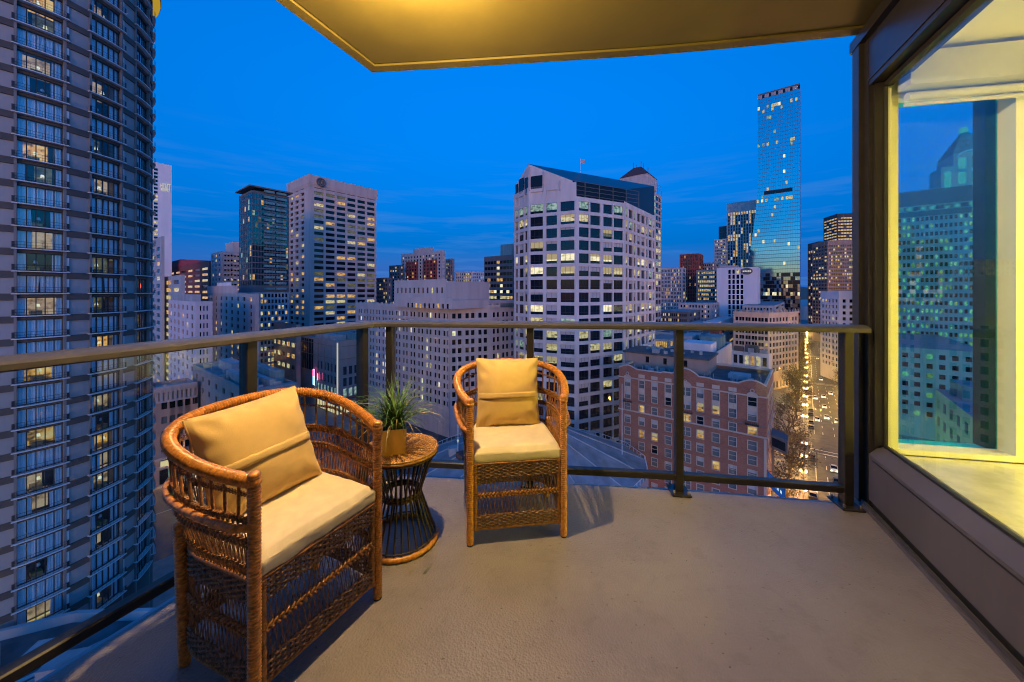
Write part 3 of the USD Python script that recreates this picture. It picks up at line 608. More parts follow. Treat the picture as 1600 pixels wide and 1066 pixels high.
def pillow(label, pos, yaw, tilt, roll, w, h, seed):
    t = Thing('throw_pillow', label, 'pillow', pos, 0, local=True)
    n = 44; g = np.linspace(-1, 1, n); U, V = np.meshgrid(g, g)
    def shape(U, V, side):
        x = U * w / 2 * (1 - .045 * (1 - abs(U)) * 0 - .055 * (1 - V ** 2) ** 1.0 * abs(U) ** 3 + 0.0); y = V * h / 2 * (1 - .05 * (1 - U ** 2) * abs(V) ** 3)
        th = .088 * np.clip((1 - abs(U) ** 2.6), 0, 1) ** .62 * np.clip((1 - abs(V) ** 2.6), 0, 1) ** .62 + .004
        P = np.stack([x, y, np.zeros_like(x)], -1) * 7
        f1 = meshkit.fbm(P + seed * 3.1, 3, seed) - .5
        a = np.arctan2(V, U); rad = np.hypot(U, V)
        fold = .009 * np.sin(a * 17 + seed + 3 * f1) * np.clip((rad - .8) / .5, 0, 1) * np.clip(th / .03, 0, 1)
        z = side * (th + f1 * .024 * np.clip(th / .05, 0, 1) + fold)
        z -= side * .004 * np.exp(-((V + .12) / .03) ** 2) * np.clip(th / .05, 0, 1)
        return np.stack([x, z, y], -1)
    R = trimesh.transformations.euler_matrix(-tilt, roll, yaw, 'sxyz')[:3, :3]
    mb = MB(); idx = np.arange(n * n).reshape(n, n); q = np.stack([idx[:-1, :-1], idx[:-1, 1:], idx[1:, 1:], idx[1:, :-1]], -1).reshape(-1, 4)
    A = shape(U, V, -1).reshape(-1, 3); B = shape(U, V, 1).reshape(-1, 3)
    mb.add(A @ R.T, q); mb.add(B @ R.T, q[:, ::-1]); pt = mb.build('cover', 'pillow_fabric', t, smooth=True)
    bd = np.r_[idx[0, :], idx[1:, -1], idx[-1, -2::-1], idx[-2:0:-1, 0]]; E = (A[bd] + B[bd]) / 2
    MB().tube(E @ R.T, .0042, 6, closed=True).build('piping', 'pillow_fabric', t, smooth=60)
    g2 = np.linspace(-.985, .985, 40); rows = [(-.17, .001), (-.165, .009), (-.12, .0115), (-.06, .010), (-.02, .006), (-.012, .0)]
    F = []
    for v0, o in rows:
        S = shape(g2, np.full(40, v0) + .012 * np.sin(g2 * 2 + seed), -1); S[:, 1] -= o; F.append(S)
    F = np.array(F); m = len(rows); id2 = np.arange(m * 40).reshape(m, 40); q2 = np.stack([id2[:-1, :-1], id2[:-1, 1:], id2[1:, 1:], id2[1:, :-1]], -1).reshape(-1, 4)
    MB().add(F.reshape(-1, 3) @ R.T, q2).build('flap', 'pillow_fabric', t, smooth=True)
def chair_pt(c, x, y, z):
    k = math.cos(c[1]), math.sin(c[1]); return (c[0][0] + k[0] * x - k[1] * y, c[0][1] + k[1] * x + k[0] * y, z)
pillow('large golden tan throw pillow leaning in the wicker armchair nearest the viewer', chair_pt(LC, -.03, .345, .672), LC[1], math.radians(21), math.radians(-4), .41, .40, 2)
pillow('golden tan throw pillow upright in the wicker armchair by the front railing', chair_pt(RC, -.005, .355, .682), RC[1], math.radians(15), math.radians(1), .385, .41, 6)

# ---- side table and plant
TC = np.array([-.585, 1.955])
t = Thing('side_table', 'round hourglass rattan side table with dark rods and a woven top', 'side table', (*TC, 0), local=True)
def ring(r, z, tr, n=48): 
    a = np.arange(n) * 2 * math.pi / n; return MB().tube(np.c_[r * np.cos(a), r * np.sin(a), np.full(n, z)], tr, 8, closed=True)
ring(.182, .014, .0125, 96).build('base_ring', 'rattan', t, smooth=60)
ring(.178, .036, .004).build('base_binding', 'dark_rattan', t, smooth=60)
for z in (.238, .256): ring(.098, z, .0085).build('waist_ring', 'dark_rattan', t, smooth=60)
ring(.088, .247, .006).build('waist_ring', 'dark_rattan', t, smooth=60)
nr = 30
for k in range(nr):
    a = 2 * math.pi * k / nr; c, s = math.cos(a), math.sin(a)
    MB().tube([(.182 * c, .182 * s, .012), (.150 * c, .150 * s, .10), (.112 * c, .112 * s, .21), (.101 * c, .101 * s, .247), (.112 * c, .112 * s, .285), (.150 * c, .150 * s, .395), (.176 * c, .176 * s, .462)], .0052, 6).build('rod', 'dark_rattan', t, smooth=60)
    MB().tube([(.182 * math.cos(a + .105 + q * 0.016), .182 * math.sin(a + .105 + q * .016), .014) for q in (-3, -1, 1, 3)], .0142, 8).build('binding', 'rattan', t, smooth=60)
ring(.188, .470, .007).build('rim_binding', 'table_weave', t, smooth=60); ring(.186, .456, .005).build('rim_binding', 'dark_rattan', t, smooth=60)
m = MB(); rnd = np.random.default_rng(8)
m.prism([(.184 * math.cos(a), .184 * math.sin(a)) for a in np.arange(40) * math.pi / 20], .468, .4755); m.build('table_board', 'table_weave', t)
m = MB(); st = .0095
for i, x in enumerate(np.arange(-.18, .181, st)):        # woven strips over the board
    h = math.sqrt(max(.187 ** 2 - x * x, 0)); 
    for ax in (0, 1):
        u = np.arange(-h, h, st / 2); 
        if len(u) < 3: continue
        z = .4785 + .0022 * np.cos((u / st) * math.pi + (i + ax) * math.pi)
        p = np.c_[np.full(len(u), x), u, z] if ax == 0 else np.c_[u, np.full(len(u), x), z]
        m.tube(p, .0036, 4, cap=False)
m.build('woven_top', 'table_weave', t, smooth=60, kind='stuff')
ring(.187, .480, .006).build('rim', 'table_weave', t, smooth=60)
PC = np.array([-.605, 1.905]); PY = math.radians(17)
t = Thing('plant_pot', 'square brass coloured pot standing on the round side table', 'plant pot', (*PC, .483), PY, local=True)
H, wq, wb = .128, .060, .054
m = MB(); out = lambda w, z: [(-w, -w, z), (w, -w, z), (w, w, z), (-w, w, z)]
V = np.array(out(wb, 0) + out(wq, H) + out(wq - .005, H) + out(wq - .006, H - .02)); 
Fq = [[0, 3, 2, 1]] + [[k * 4 + i, k * 4 + (i + 1) % 4, (k + 1) * 4 + (i + 1) % 4, (k + 1) * 4 + i] for k in range(3) for i in range(4)]
m.add(V, Fq).build('pot', 'pot_brass', t)
ms = trimesh.creation.box((2 * (wq - .006), 2 * (wq - .006), .01)).subdivide().subdivide().subdivide(); ms.apply_translation((0, 0, H - .018)); MB().tm(ms).build('soil', 'potting_soil', t)
t = Thing('ornamental_grass', 'arching green ornamental grass growing in the square brass pot', 'plant', (*PC, .483 + H - .015), 0, local=True)
rnd = np.random.default_rng(21)
def blade(mb, base, az, length, up, droop, w):
    n = 7; s = np.linspace(0, 1, n); d = np.array([math.cos(az), math.sin(az)]); ang = up - droop * s ** 1.4
    dx = np.cos(ang) * length / (n - 1); dz = np.sin(ang) * length / (n - 1)
    r = np.r_[0, np.cumsum(dx[:-1])]; z = np.r_[0, np.cumsum(dz[:-1])]
    tw = rnd.normal(0, .25); side = np.array([-d[1], d[0], 0]) * math.cos(tw) + np.array([0, 0, 1]) * math.sin(tw)
    c = np.c_[base[0] + d[0] * r, base[1] + d[1] * r, base[2] + z]; ww = w * (1 - s ** 2.2) * (.55 + .45 * np.minimum(s * 4, 1)) + .0003
    nrm = np.array([0, 0, .0012]) 
    v = np.vstack([c - side * ww[:, None], c + nrm, c + side * ww[:, None]]); i = np.arange(n - 1)
    f = np.vstack([np.c_[i, i + 1, i + 1 + n, i + n], np.c_[i + n, i + 1 + n, i + 1 + 2 * n, i + 2 * n]]); mb.add(v, f)
for q, (nb, mat) in enumerate(((200, 'grass_leaf'), (34, 'dry_leaf'))):
    m = MB(); 
    for k in range(nb):
        az = rnd.uniform(0, 2 * math.pi); L = rnd.uniform(.15, .31); up = rnd.uniform(.7, 1.5); 
        if q == 1: L *= 1.1; up *= .75
        blade(m, (rnd.normal(0, .018), rnd.normal(0, .018), 0), az, L, up, rnd.uniform(.5, 2.1) + (.6 if q else 0), rnd.uniform(.0024, .0046))
    m.build('green_leaves' if q == 0 else 'dry_leaves', mat, t, kind='stuff')
t = Thing('fallen_leaf', 'small fallen blade of grass on the floor in front of the side table', 'leaf', (-.41, 1.70, .004), 0, local=True)
m = MB(); blade(m, (0, 0, .002), 1.1, .07, .12, .25, .0028); m.build('blade', 'grass_leaf', t)
t = Thing('withered_sprig', 'tiny withered sprig lying on the floor beside the fallen blade', 'sprig', (-.47, 1.715, .004), 0, local=True)
m = MB(); [blade(m, (0, 0, .002), a, .02, .2, .3, .001) for a in (.3, 1.6, 3.0, 4.4, 5.4)]; m.build('twigs', 'dry_leaf', t)
# ================================================================ the city
G = -53.7                                                 # street level below the balcony
SD = np.array([0.623, 0.782]); CD = np.array([0.782, -0.623])   # along the avenue away from the viewer; across it towards the right
def pt(px, Z): return np.array([(px - 800) / F * Z, Z])
def solve(p, d, px):
    k = (px - 800) / F; return (k * p[1] - p[0]) / (d[0] - k * d[1])
def zat(y, Z): return EYE + (HOR - y) / F * Z
def perp(d): return np.array([d[1], -d[0]])               # outward normal of a face that runs along d, left to right as seen

def spans(L, n, frac, m0=0.0, m1=0.0):
    w = (L - m0 - m1) / n; return [(m0 + w * (i + .5 - frac / 2), m0 + w * (i + .5 + frac / 2)) for i in range(n)]
def floors(ztop, zbot, pitch, h, top=0.0):
    """window strips (bottom, top) from the top down."""
    out, z = [], ztop - top
    while z - h > zbot: out.append((z - h, z)); z -= pitch
    return out

def facade(wall, p0, p1, z0, z1, us, zs, depth=0.3, skip=None):
    """a wall from plan point p0 to p1 with real openings; gives back the glass of each opening."""
    p0, p1 = np.asarray(p0, float), np.asarray(p1, float); L = np.linalg.norm(p1 - p0); d = (p1 - p0) / L; n = perp(d)
    us = sorted(u for u in us if u[1] - u[0] > 1e-3); zs = sorted(zs)
    P = lambda u, z, k=0.0: (p0[0] + d[0] * u - n[0] * k, p0[1] + d[1] * u - n[1] * k, z)
    q = []
    def Q(u0, u1, a, b):
        if u1 - u0 > 1e-4 and b - a > 1e-4: q.append((P(u0, a), P(u1, a), P(u1, b), P(u0, b)))
    prev = 0.0; wins = []
    for ci, (u0, u1) in enumerate(us):
        Q(prev, u0, z0, z1); prev = u1; zp = z0
        for ri, (a, b) in enumerate(zs):
            if skip and skip(ci, len(zs) - 1 - ri): continue
            Q(u0, u1, zp, a); zp = b
            q += [(P(u0, a), P(u1, a), P(u1, a, depth), P(u0, a, depth)), (P(u0, b, depth), P(u1, b, depth), P(u1, b), P(u0, b)),
                  (P(u0, a), P(u0, a, depth), P(u0, b, depth), P(u0, b)), (P(u1, a, depth), P(u1, a), P(u1, b), P(u1, b, depth))]
            wins.append(dict(c=ci, r=len(zs) - 1 - ri, q=np.array([P(u0, a, depth), P(u1, a, depth), P(u1, b, depth), P(u0, b, depth)]), n=np.array([*n, 0])))
        Q(u0, u1, zp, z1)
    Q(prev, L, z0, z1)
    v = np.array(q).reshape(-1, 3); k = len(q); wall.add(v, np.arange(4 * k).reshape(k, 4))
    return wins

def glaze(th, wins, litp, lits=('lit_warm', 'lit_office'), dark='dark_glass', rowlit=None, each=False, bars=None, seed=0, bar_mat='black_metal', clump=0.0):
    """the panes: one part each, or (small ones) joined."""
    rnd = random.Random(seed * 7 + 3); groups = {}
    last = 0
    for w in wins:
        p = (rowlit or {}).get(w['r'], litp); p = min(1, p + clump) if last else p
        last = rnd.random() < p
        m = rnd.choice(lits) if last else dark
        if each:
            path = MB().add(w['q'], [[0, 1, 2, 3]]).build('window', m, th)
        else: groups.setdefault(m, []).append(w['q'])
    for m, qs in groups.items():
        v = np.concatenate(qs); MB().add(v, np.arange(len(v)).reshape(-1, 4)).build('lit_windows' if m.startswith('lit') else 'windows', m, th, kind='stuff')
    if bars and wins:
        mb = MB()
        for w in wins:
            a, b, c, d = w['q']; o = w['n'] * 0.03
            nv = bars[0]
            for k in range(1, nv):
                f = k / nv; x = a + (b - a) * f + o; y = d + (c - d) * f + o; e = (b - a) / np.linalg.norm(b - a) * 0.045
                mb.quad(x - e, x + e, y + e, y - e)
            for f in bars[1]:
                x = a + (d - a) * f + o; y = b + (c - b) * f + o; e = np.array([0, 0, .045]); mb.quad(x - e, y - e, y + e, x + e)
        mb.build('glazing_bars', bar_mat, th, kind='stuff')

class B:
    """a building with a near corner seen at pixel column xc, Zc metres ahead, whose two seen faces reach columns xl and xr."""
    def __init__(s, name, label, xc, Zc, xl, xr, ytop, dl=-CD, dr=SD, z0=G, cat='building', ztop=None, group=None):
        s.pc = pt(xc, Zc); s.pl = s.pc + np.asarray(dl) * solve(s.pc, dl, xl); s.pr = s.pc + np.asarray(dr) * solve(s.pc, dr, xr); s.pb = s.pl + s.pr - s.pc
        s.z1 = zat(ytop, Zc) if ztop is None else ztop; s.z0 = z0; c = (s.pl + s.pr) / 2
        s.L, s.R = np.linalg.norm(s.pl - s.pc), np.linalg.norm(s.pr - s.pc)
        s.t = Thing(name, label, cat, (*c, z0), group=group); s.wall = MB(); s.poly = np.array([s.pl, s.pc, s.pr, s.pb])
    def faces(s, cols, pitch, h, frac, wall, top=1.5, litp=.1, depth=.3, m=(1.0, 1.0), zlow=None, parapet=0.8, roof='roof_grey', dark='dark_glass', lits=('lit_warm', 'lit_office'), rowlit=None, each=False, bars=None, seed=1, clump=.3, z1=None, finish=True, skip=None):
        z1 = z1 or s.z1; zl = s.z0 + 4 if zlow is None else zlow; zs = floors(z1, zl, pitch, h, top); fr = frac if isinstance(frac, (tuple, list)) else (frac, frac)
        w = facade(s.wall, s.pl, s.pc, s.z0, z1, spans(s.L, cols[0], fr[0], m[0], m[0]) if cols[0] else [], zs if cols[0] else [], depth, skip)
        w += facade(s.wall, s.pc, s.pr, s.z0, z1, spans(s.R, cols[1], fr[1], m[1], m[1]) if cols[1] else [], zs if cols[1] else [], depth, skip)
        if finish: s.close(wall, parapet, roof, z1)
        glaze(s.t, w, litp, lits, dark, rowlit, each, bars, seed, clump=clump)
        return w
    def close(s, wall, parapet=.8, roof='roof_grey', z1=None):
        z1 = z1 or s.z1
        for a, b in ((s.pr, s.pb), (s.pb, s.pl)): s.wall.quad((*a, s.z0), (*b, s.z0), (*b, z1), (*a, z1))
        if parapet > 0:
            c = s.poly.mean(0); k = 1 - 0.5 / max(6, min(s.L, s.R) / 2); inn = c + (s.poly - c) * k
            for i in range(4):
                a, b, e, f_ = s.poly[i], s.poly[(i + 1) % 4], inn[(i + 1) % 4], inn[i]
                s.wall.quad((*a, z1), (*b, z1), (*e, z1), (*f_, z1)); s.wall.quad((*f_, z1), (*e, z1), (*e, z1 - parapet), (*f_, z1 - parapet))
            MB().cap(inn, z1 - parapet).build('roof', roof, s.t)
        else: MB().cap(s.poly, z1).build('roof', roof, s.t)
        s.wall.build('wall', wall, s.t)
    def clutter(s, n, seed, name='roof_vents'):
        """small vents, pipes and aerials scattered on the roof."""
        r = random.Random(seed); m = MB(); z = s.z1 - .78
        for k in range(n):
            q = s.pl + (s.pc - s.pl) * r.uniform(.06, .94) + (s.pr - s.pc) * r.uniform(.06, .94); e = r.random()
            if e < .5: h = r.uniform(.4, 1.6); m.cbox((*q, z + h / 2), (r.uniform(.6, 2.6), r.uniform(.6, 1.8), h), math.atan2(CD[1], CD[0]))
            elif e < .8: m.cyl((*q, z), (*q, z + r.uniform(.7, 1.6)), r.uniform(.15, .45), 7)
            else: m.cyl((*q, z), (*q, z + r.uniform(2.5, 5)), .05, 4)
            if e < .2: w = q + CD * r.uniform(3, 7); m.cyl((*q, z + .35), (*w, z + .35), .18, 6)
        m.build(name, 'hvac', s.t, kind='stuff')
    def roofbox(s, u0, u1, v0, v1, h, mat='hvac', name='roof_unit', base=None):
        """box on the roof: fractions along the left face (from the left) and the depth behind it."""
        P = lambda u, v: s.pl + (s.pc - s.pl) * u + (s.pr - s.pc) * v
        z = s.z1 - .78 if base is None else base
        MB().prism(np.array([P(u0, v0), P(u1, v0), P(u1, v1), P(u0, v1)]), z, z + h + .78).build(name, mat, s.t)

# ---------------------------------------------------------------- ground, streets
MB().quad((-3500, -1500, G - .02), (3500, -1500, G - .02), (3500, 6000, G - .02), (-3500, 6000, G - .02)).build('ground', 'pavement', kind='structure', label='paved city ground')
def along(off, t, z=0.0): p = CD * off + SD * t; return (p[0], p[1], z)
def strip(name, mat, o0, o1, t0, t1, z, label): MB().quad(along(o0, t0, z), along(o1, t0, z), along(o1, t1, z), along(o0, t1, z)).build(name, mat, kind='structure', label=label)
strip('avenue', 'asphalt', 0.0, 14.0, 40, 1500, G + .004, 'avenue running away between street lamps')
CROSS = [(168, 182), (290, 303), (410, 423), (540, 553)]
for i, (t0, t1) in enumerate(CROSS):
    strip('cross_street', 'asphalt', -160, -0.01, t0, t1, G + .006, 'street crossing the avenue'); strip('cross_street', 'asphalt', 14.01, 160, t0, t1, G + .006, 'street crossing the avenue')
strip('second_avenue', 'asphalt', -141.5, -104.0, -60, 167.9, G + .004, 'street at the foot of the round tower'); strip('low_street', 'asphalt', -103.9, -60, 60, 78, G + .008, 'street in front of the low buildings')
def pave(o0, o1, t0, t1):
    p = [along(o0, t0)[:2], along(o1, t0)[:2], along(o1, t1)[:2], along(o0, t1)[:2]]; MB().prism(p, G - .1, G + .13).build('pavement', 'pavement', kind='structure', label='pavement beside the avenue')
ts = [40] + [x for c in CROSS for x in c] + [1500]
for a, b in zip(ts[::2], ts[1::2]):
    pave(-7.5, -0.05, a, b); pave(14.05, 19, a, b)
mk = MB()
def mark(o0, o1, t0, t1): mk.quad(along(o0, t0, G + .013), along(o1, t0, G + .013), along(o1, t1, G + .013), along(o0, t1, G + .013))
for t in np.arange(60, 700, 9.0):
    if any(c[0] - 5 < t + 1 < c[1] + 3 for c in CROSS): continue
    for o in (4.6, 8.0, 11.2): mark(o - .09, o + .09, t, t + 3.2)
t0 = 40
for c in CROSS:
    mark(1.9, 2.05, t0, c[0] - 5); mark(0.6, 13.4, c[0] - 4.2, c[0] - 3.6); mark(.6, 13.4, c[0] - 1.0, c[0] - .6); t0 = c[1] + 3
mk.build('lane_markings', 'road_paint', kind='structure', label='white lane lines painted on the avenue')
mk = MB()
for k in range(9): mark(-138 + k * 2.1, -136.9 + k * 2.1, 8, 12)
for k in range(9): mark(-139, -133, 23 + k * 1.6, 23.8 + k * 1.6)
mark(-131, -130.8, -20, 6); mark(-126, -125.8, -20, 60); mark(-139, -119, 14, 14.5); mark(-138, -132, -6, -5.5); mark(-138, -134, -3, -2.5)
mk.build('crosswalk', 'road_paint', kind='structure', label='white crosswalk stripes at the foot of the round tower')
# hills far behind
x = np.linspace(-2600, 3600, 140); h = 22 + 75 * meshkit.fbm(np.c_[x / 420, x * 0, x * 0 + 3], 4, 5); h = h + 40 * np.exp(-((x - 2130) / 260) ** 2)
v = np.vstack([np.c_[x, np.full(140, 2600.), np.full(140, G - 2)], np.c_[x, 2750 + 0 * x, G + 30 + h * .62], np.c_[x, 3100 + 0 * x, G + 38 + h], np.c_[x, 3900 + 0 * x, np.full(140, G - 2)]]); i = np.arange(139)
MB().add(v, np.vstack([np.c_[i + k * 140, i + 1 + k * 140, i + 1 + (k + 1) * 140, i + (k + 1) * 140] for k in range(3)])).build('hills', 'hill_forest', kind='structure', smooth=True, label='dark wooded hills on the horizon')

# ---------------------------------------------------------------- the round tower on the left
TCX, TCY, TR = -71.78, 53.41, 14.39
t = Thing('round_tower', 'tall round hotel tower of grey panels with curved window bays, filling the left edge', 'tower', (TCX, TCY, -39.0))
def cyl(deg, r, z): a = math.radians(deg); return (TCX + r * math.cos(a), TCY + r * math.sin(a), z)
def arc(mb, a0, a1, r0, r1, z0, z1, n=6):
    """a curved block between two angles, radii and heights."""
    A = np.linspace(a0, a1, n + 1); v = []
    for a in A: v += [cyl(a, r0, z0), cyl(a, r1, z0), cyl(a, r1, z1), cyl(a, r0, z1)]
    f = []
    for k in range(n):
        o = 4 * k
        f += [[o + 1, o + 5, o + 6, o + 2], [o + 3, o + 2, o + 6, o + 7], [o, o + 4, o + 5, o + 1], [o, o + 3, o + 7, o + 4]]
    f += [[0, 1, 2, 3], [4 * n + 3, 4 * n + 2, 4 * n + 1, 4 * n]]
    return mb.add(v, f)
BAY0, PITCH, HW = -28.2, 25.4, 7.4
FH = 2.75; ZF = [1.1 + FH * k for k in range(-16, 18)]         # floor levels
MB().prism([cyl(a, TR - 2.2, 0)[:2] for a in range(0, 360, 6)], G, 51).build('core', 'tower_spandrel', t)
arc(MB(), 45, 290, TR - 2.3, TR - .05, G, 50.4, 60).build('rear_wall', 'tower_precast', t)
rnd = random.Random(11); npane = 0; rest = {}
for b in range(-2, 4):
    a0, a1 = BAY0 + PITCH * b - HW, BAY0 + PITCH * b + HW
    g1 = a0 + PITCH
    # the bay's side piers and the blank strip up to the next bay
    for s0, s1 in ((a0 - .9, a0), (a1, a1 + .9)):
        arc(MB(), s0, s1, TR - 2.3, TR + .08, G, 50.4, 1).build('pier', 'tower_precast', t)
    for z in ZF:
        m = MB(); arc(m, a1 + .9, g1 - .9, TR - .6, TR - .12, z - .02, z + FH - .86, 4); m.build('wall_panel', 'tower_panel', t)
        m = MB(); arc(m, a1 + .9, g1 - .9, TR - .6, TR + .06, z + FH - .84, z + FH - .04, 4); m.build('spandrel', 'tower_spandrel', t)
        if b in (-1, 0, 1, 2):
            m = MB(); arc(m, a1 + .95, a1 + 1.9, TR - .12, TR + .0, z, z + FH - .9, 1); m.build('panel_rib', 'tower_ledge', t)
        # ledge, soffit strip, railing
        arc(MB(), a0 - 1.7, a1 + 1.7, TR - .9, TR + .42, z - .10, z, 8).build('ledge', 'tower_ledge', t)
        arc(MB(), a0, a1, TR - .6, TR - .18, z + FH - .50, z + FH - .12, 6).build('lintel', 'tower_spandrel', t)
        m = MB(); A = np.linspace(a0 - 1.5, a1 + 1.5, 9)
        for zz in (z + .78, z + .42, z + .12): m.tube([cyl(a, TR + .36, zz) for a in A], .02, 4, cap=False)
        for a in np.linspace(a0 - 1.5, a1 + 1.5, 11): m.cyl(cyl(a, TR + .36, z), cyl(a, TR + .36, z + .78), .014, 4)
        for s in (a0 - 1.5, a1 + .6): arc(m, s, s + .9, TR + .33, TR + .35, z + .1, z + .78, 1)
        m.build('balcony_railing', 'black_metal', t)
        # the window: frame, five panes, curtains, the room behind
        m = MB(); E = np.linspace(a0, a1, 6)
        for a in E: arc(m, a - .16, a + .16, TR - .42, TR - .26, z + .0, z + FH - .5, 1)
        for zz in (z + .03, z + FH - .58): arc(m, a0, a1, TR - .42, TR - .28, zz, zz + .08, 5)
        wpath = m.build('window', 'black_metal', t)
        for k in range(5):
            m = arc(MB(), E[k] + .17, E[k + 1] - .17, TR - .36, TR - .35, z + .12, z + FH - .58, 1)
            if b in (0, 1) and npane < 300: npane += 1; m.build('pane', 'tower_glass', wpath)
            else: rest.setdefault('p', MB()).add(*m.arrays())
        on = rnd.random(); state = 'lit' if on < .36 else 'soft' if on < .42 else 'open' if on < .55 else 'shut'
        if state in ('lit', 'soft'):
            cut = sorted([rnd.uniform(.15, .45), rnd.uniform(.6, .9)]); parts_ = [(0, cut[0]), (cut[0], cut[1]), (cut[1], 1)]; glow = rnd.choice([(1, 1, 1), (0, 1, 0), (0, 1, 1), (1, 1, 0), (1, 1, 1)])
            hue = rnd.choice(['room_lit', 'room_lit', 'lit_warm', 'lit_dim', 'room_lit_soft']) if state == 'lit' else 'room_lit_soft'
        else: parts_, glow, hue = [(0, 1)], (0,), 'dark_room'
        for (f0_, f1_), g_ in zip(parts_, glow):
            r = MB(); arc(r, a0 + (a1 - a0) * f0_, a0 + (a1 - a0) * f1_, TR - 2.1 + (0 if g_ else .3), TR - 1.9 + (0 if g_ else .3), z, z + FH - .3, 2); r.build('room', hue if g_ else 'dark_room', wpath)
        # curtains: pleated cloth, drawn as the guests left them
        m = MB(); pull = {'lit': (rnd.uniform(.12, .26), rnd.uniform(.12, .26)), 'soft': (rnd.uniform(.2, .42), rnd.uniform(.2, .3)), 'open': (rnd.uniform(.18, .3), rnd.uniform(.18, .34)), 'shut': (.5, .5)}[state]
        for s0, s1, base in ((0, pull[0], 0), (1 - pull[1], 1, 0)):
            n = max(8, int((s1 - s0) * 60)); u = np.linspace(s0, s1, n); ph = rnd.uniform(0, 6); sl = rnd.uniform(-.05, .05) if rnd.random() < .5 else 0
            lo, hi = [], []
            for i, q in enumerate(u):
                rr = TR - .62 + .05 * math.sin(i * 1.6 + ph) + .03 * math.sin(i * .5 + ph)
                hi.append(cyl(a0 + (a1 - a0) * q, rr, z + FH - .5)); qq = q + sl * (q - (0 if s0 == 0 else 1)) * 2; lo.append(cyl(a0 + (a1 - a0) * qq, rr, z + .06))
            i = np.arange(n - 1); m.add(np.vstack([lo, hi]), np.c_[i, i + 1, i + 1 + n, i + n])
        m.build('curtain', 'curtain', wpath)
        if state in ('lit', 'open'):
            q = rnd.uniform(.35, .65); a = a0 + (a1 - a0) * q; m = MB(); p = cyl(a, TR - 1.3, z + .5)
            m.cbox((p[0], p[1], z + .35), (1.3, .9, .5), math.radians(a)).cyl(cyl(a + .9, TR - 1.4, z), cyl(a + .9, TR - 1.4, z + 1.1), .02, 4); m.build('furniture', 'honey_wood', wpath)
            MB().cyl(cyl(a + .9, TR - 1.4, z + 1.05), cyl(a + .9, TR - 1.4, z + 1.4), .2, 8, .13).build('table_lamp', 'lit_bright' if state == 'lit' else 'curtain', wpath)
rest['p'].build('panes', 'tower_glass', t, kind='stuff')
m = MB(); arc(m, -100, 100, TR - 1, TR + 1.1, 50.7, 53.5, 40); m.build('crown', 'tower_precast', t)
m = MB(); arc(m, -100, 100, TR - .5, TR + 1.0, 50.5, 50.68, 40); m.build('crown_light', 'crown_gold', t)
t = Thing('hotel_podium', 'low podium with a pale parapet and rooftop ducts in front of the round tower', 'building', (-60, 36, G))
pp = np.array([(-100, 24), (-41.5, 24), (-43.2, 46.6), (-54, 46.2), (-60.5, 43.4), (-100, 43.4)]); MB().prism(pp, G, -39.4).build('wall', 'grey_stucco', t); MB().cap(np.array([(-99, 24.5), (-42.5, 24.5), (-44, 46), (-54, 45.6), (-60.5, 42.8), (-99, 42.8)]), -39.35).build('roof', 'roof_dark', t)
m = MB()
for a, c_ in zip(pp[:5], pp[1:6]): m.beam(a, c_, .5, -39.4, -38.3, .25)
m.build('parapet', 'office_grey', t)
for k, (x, y, sx, sy, h) in enumerate(((-47, 39, 3.2, 2.2, 2.0), (-52, 41, 2.0, 2.0, 1.4), (-50, 35, 4.5, 1.2, 1.0), (-56.5, 38.5, 2.6, 3.2, 2.4))): MB().cbox((x, y, -39.3 + h / 2), (sx, sy, h), .25).build('roof_unit', 'hvac' if k % 2 else 'roof_grey', t)
m = MB(); [m.tube([(-58 + k, 30, -39.0), (-46 + k, 44, -39.0)], .22, 6) for k in (0, 1.2)]; m.build('ducts', 'hvac', t, kind='stuff')

# ---------------------------------------------------------------- white octagonal office tower
V0 = pt(900.6, 115.0); dD = np.array([1157., 580.]); dD /= np.linalg.norm(dD); dB = np.array([-1294., 580.]); dB /= np.linalg.norm(dB); dA = np.array([-309., 580.]); dA /= np.linalg.norm(dA); dE = np.array([470., 580.]); dE /= np.linalg.norm(dE)
VB = V0 + dB * solve(V0, dB, 826); VA = VB + dA * solve(VB, dA, 803); VD = V0 + dD * solve(V0, dD, 975); VE = VD + dE * solve(VD, dE, 1024)
back = [VE + np.array([-.55, .835]) * 12, VA + dE * 24]
foot = np.array([VA, VB, V0, VD, VE] + back)
t = Thing('office_tower', 'white concrete office tower with angled faces and a slanted dark glass roof', 'tower', (*foot.mean(0), G))
wall = MB(); TOPD = 30.9; ROW = [(29.6 - 3.0 - 4.08 * k, 29.6 - 4.08 * k) for k in range(20)]
px2u = lambda p, d, l: [tuple(sorted((solve(p, d, 790 + a / 5.924), solve(p, d, 790 + b / 5.924)))) for a, b in l]
def seg(p0, p1, cols, zs, z1, skip=None):
    """columns given in pixel columns of the enlarged photograph."""
    d = (p1 - p0) / np.linalg.norm(p1 - p0); return facade(wall, p0, p1, G, z1, px2u(p0, d, cols), zs, .45, skip)
W = []
up = [(ROW[0][0] + 4.08, ROW[0][1] + 4.08)]
W += seg(VA, VB, [(90, 112), (122, 165), (175, 200)], ROW + up, 35.4)
wb = seg(VB, V0, [(228, 345), (375, 475), (508, 637)], ROW + up, 35.4, lambda c, r: c == 2 and r == 0); W += wb
dcols = [(680, 772), (785, 878), (905, 990), (1003, 1088)]
W += seg(V0, VD, dcols, ROW, TOPD)
W += seg(VD, VE, [(1113, 1132), (1142, 1178), (1188, 1206), (1220, 1250), (1258, 1290), (1303, 1318), (1326, 1358), (1364, 1380)], ROW, TOPD + .6)
for a, b in zip([VE] + back, back + [VA]): wall.quad((*a, G), (*b, G), (*b, TOPD), (*a, TOPD))
wall.build('wall', 'white_concrete', t)
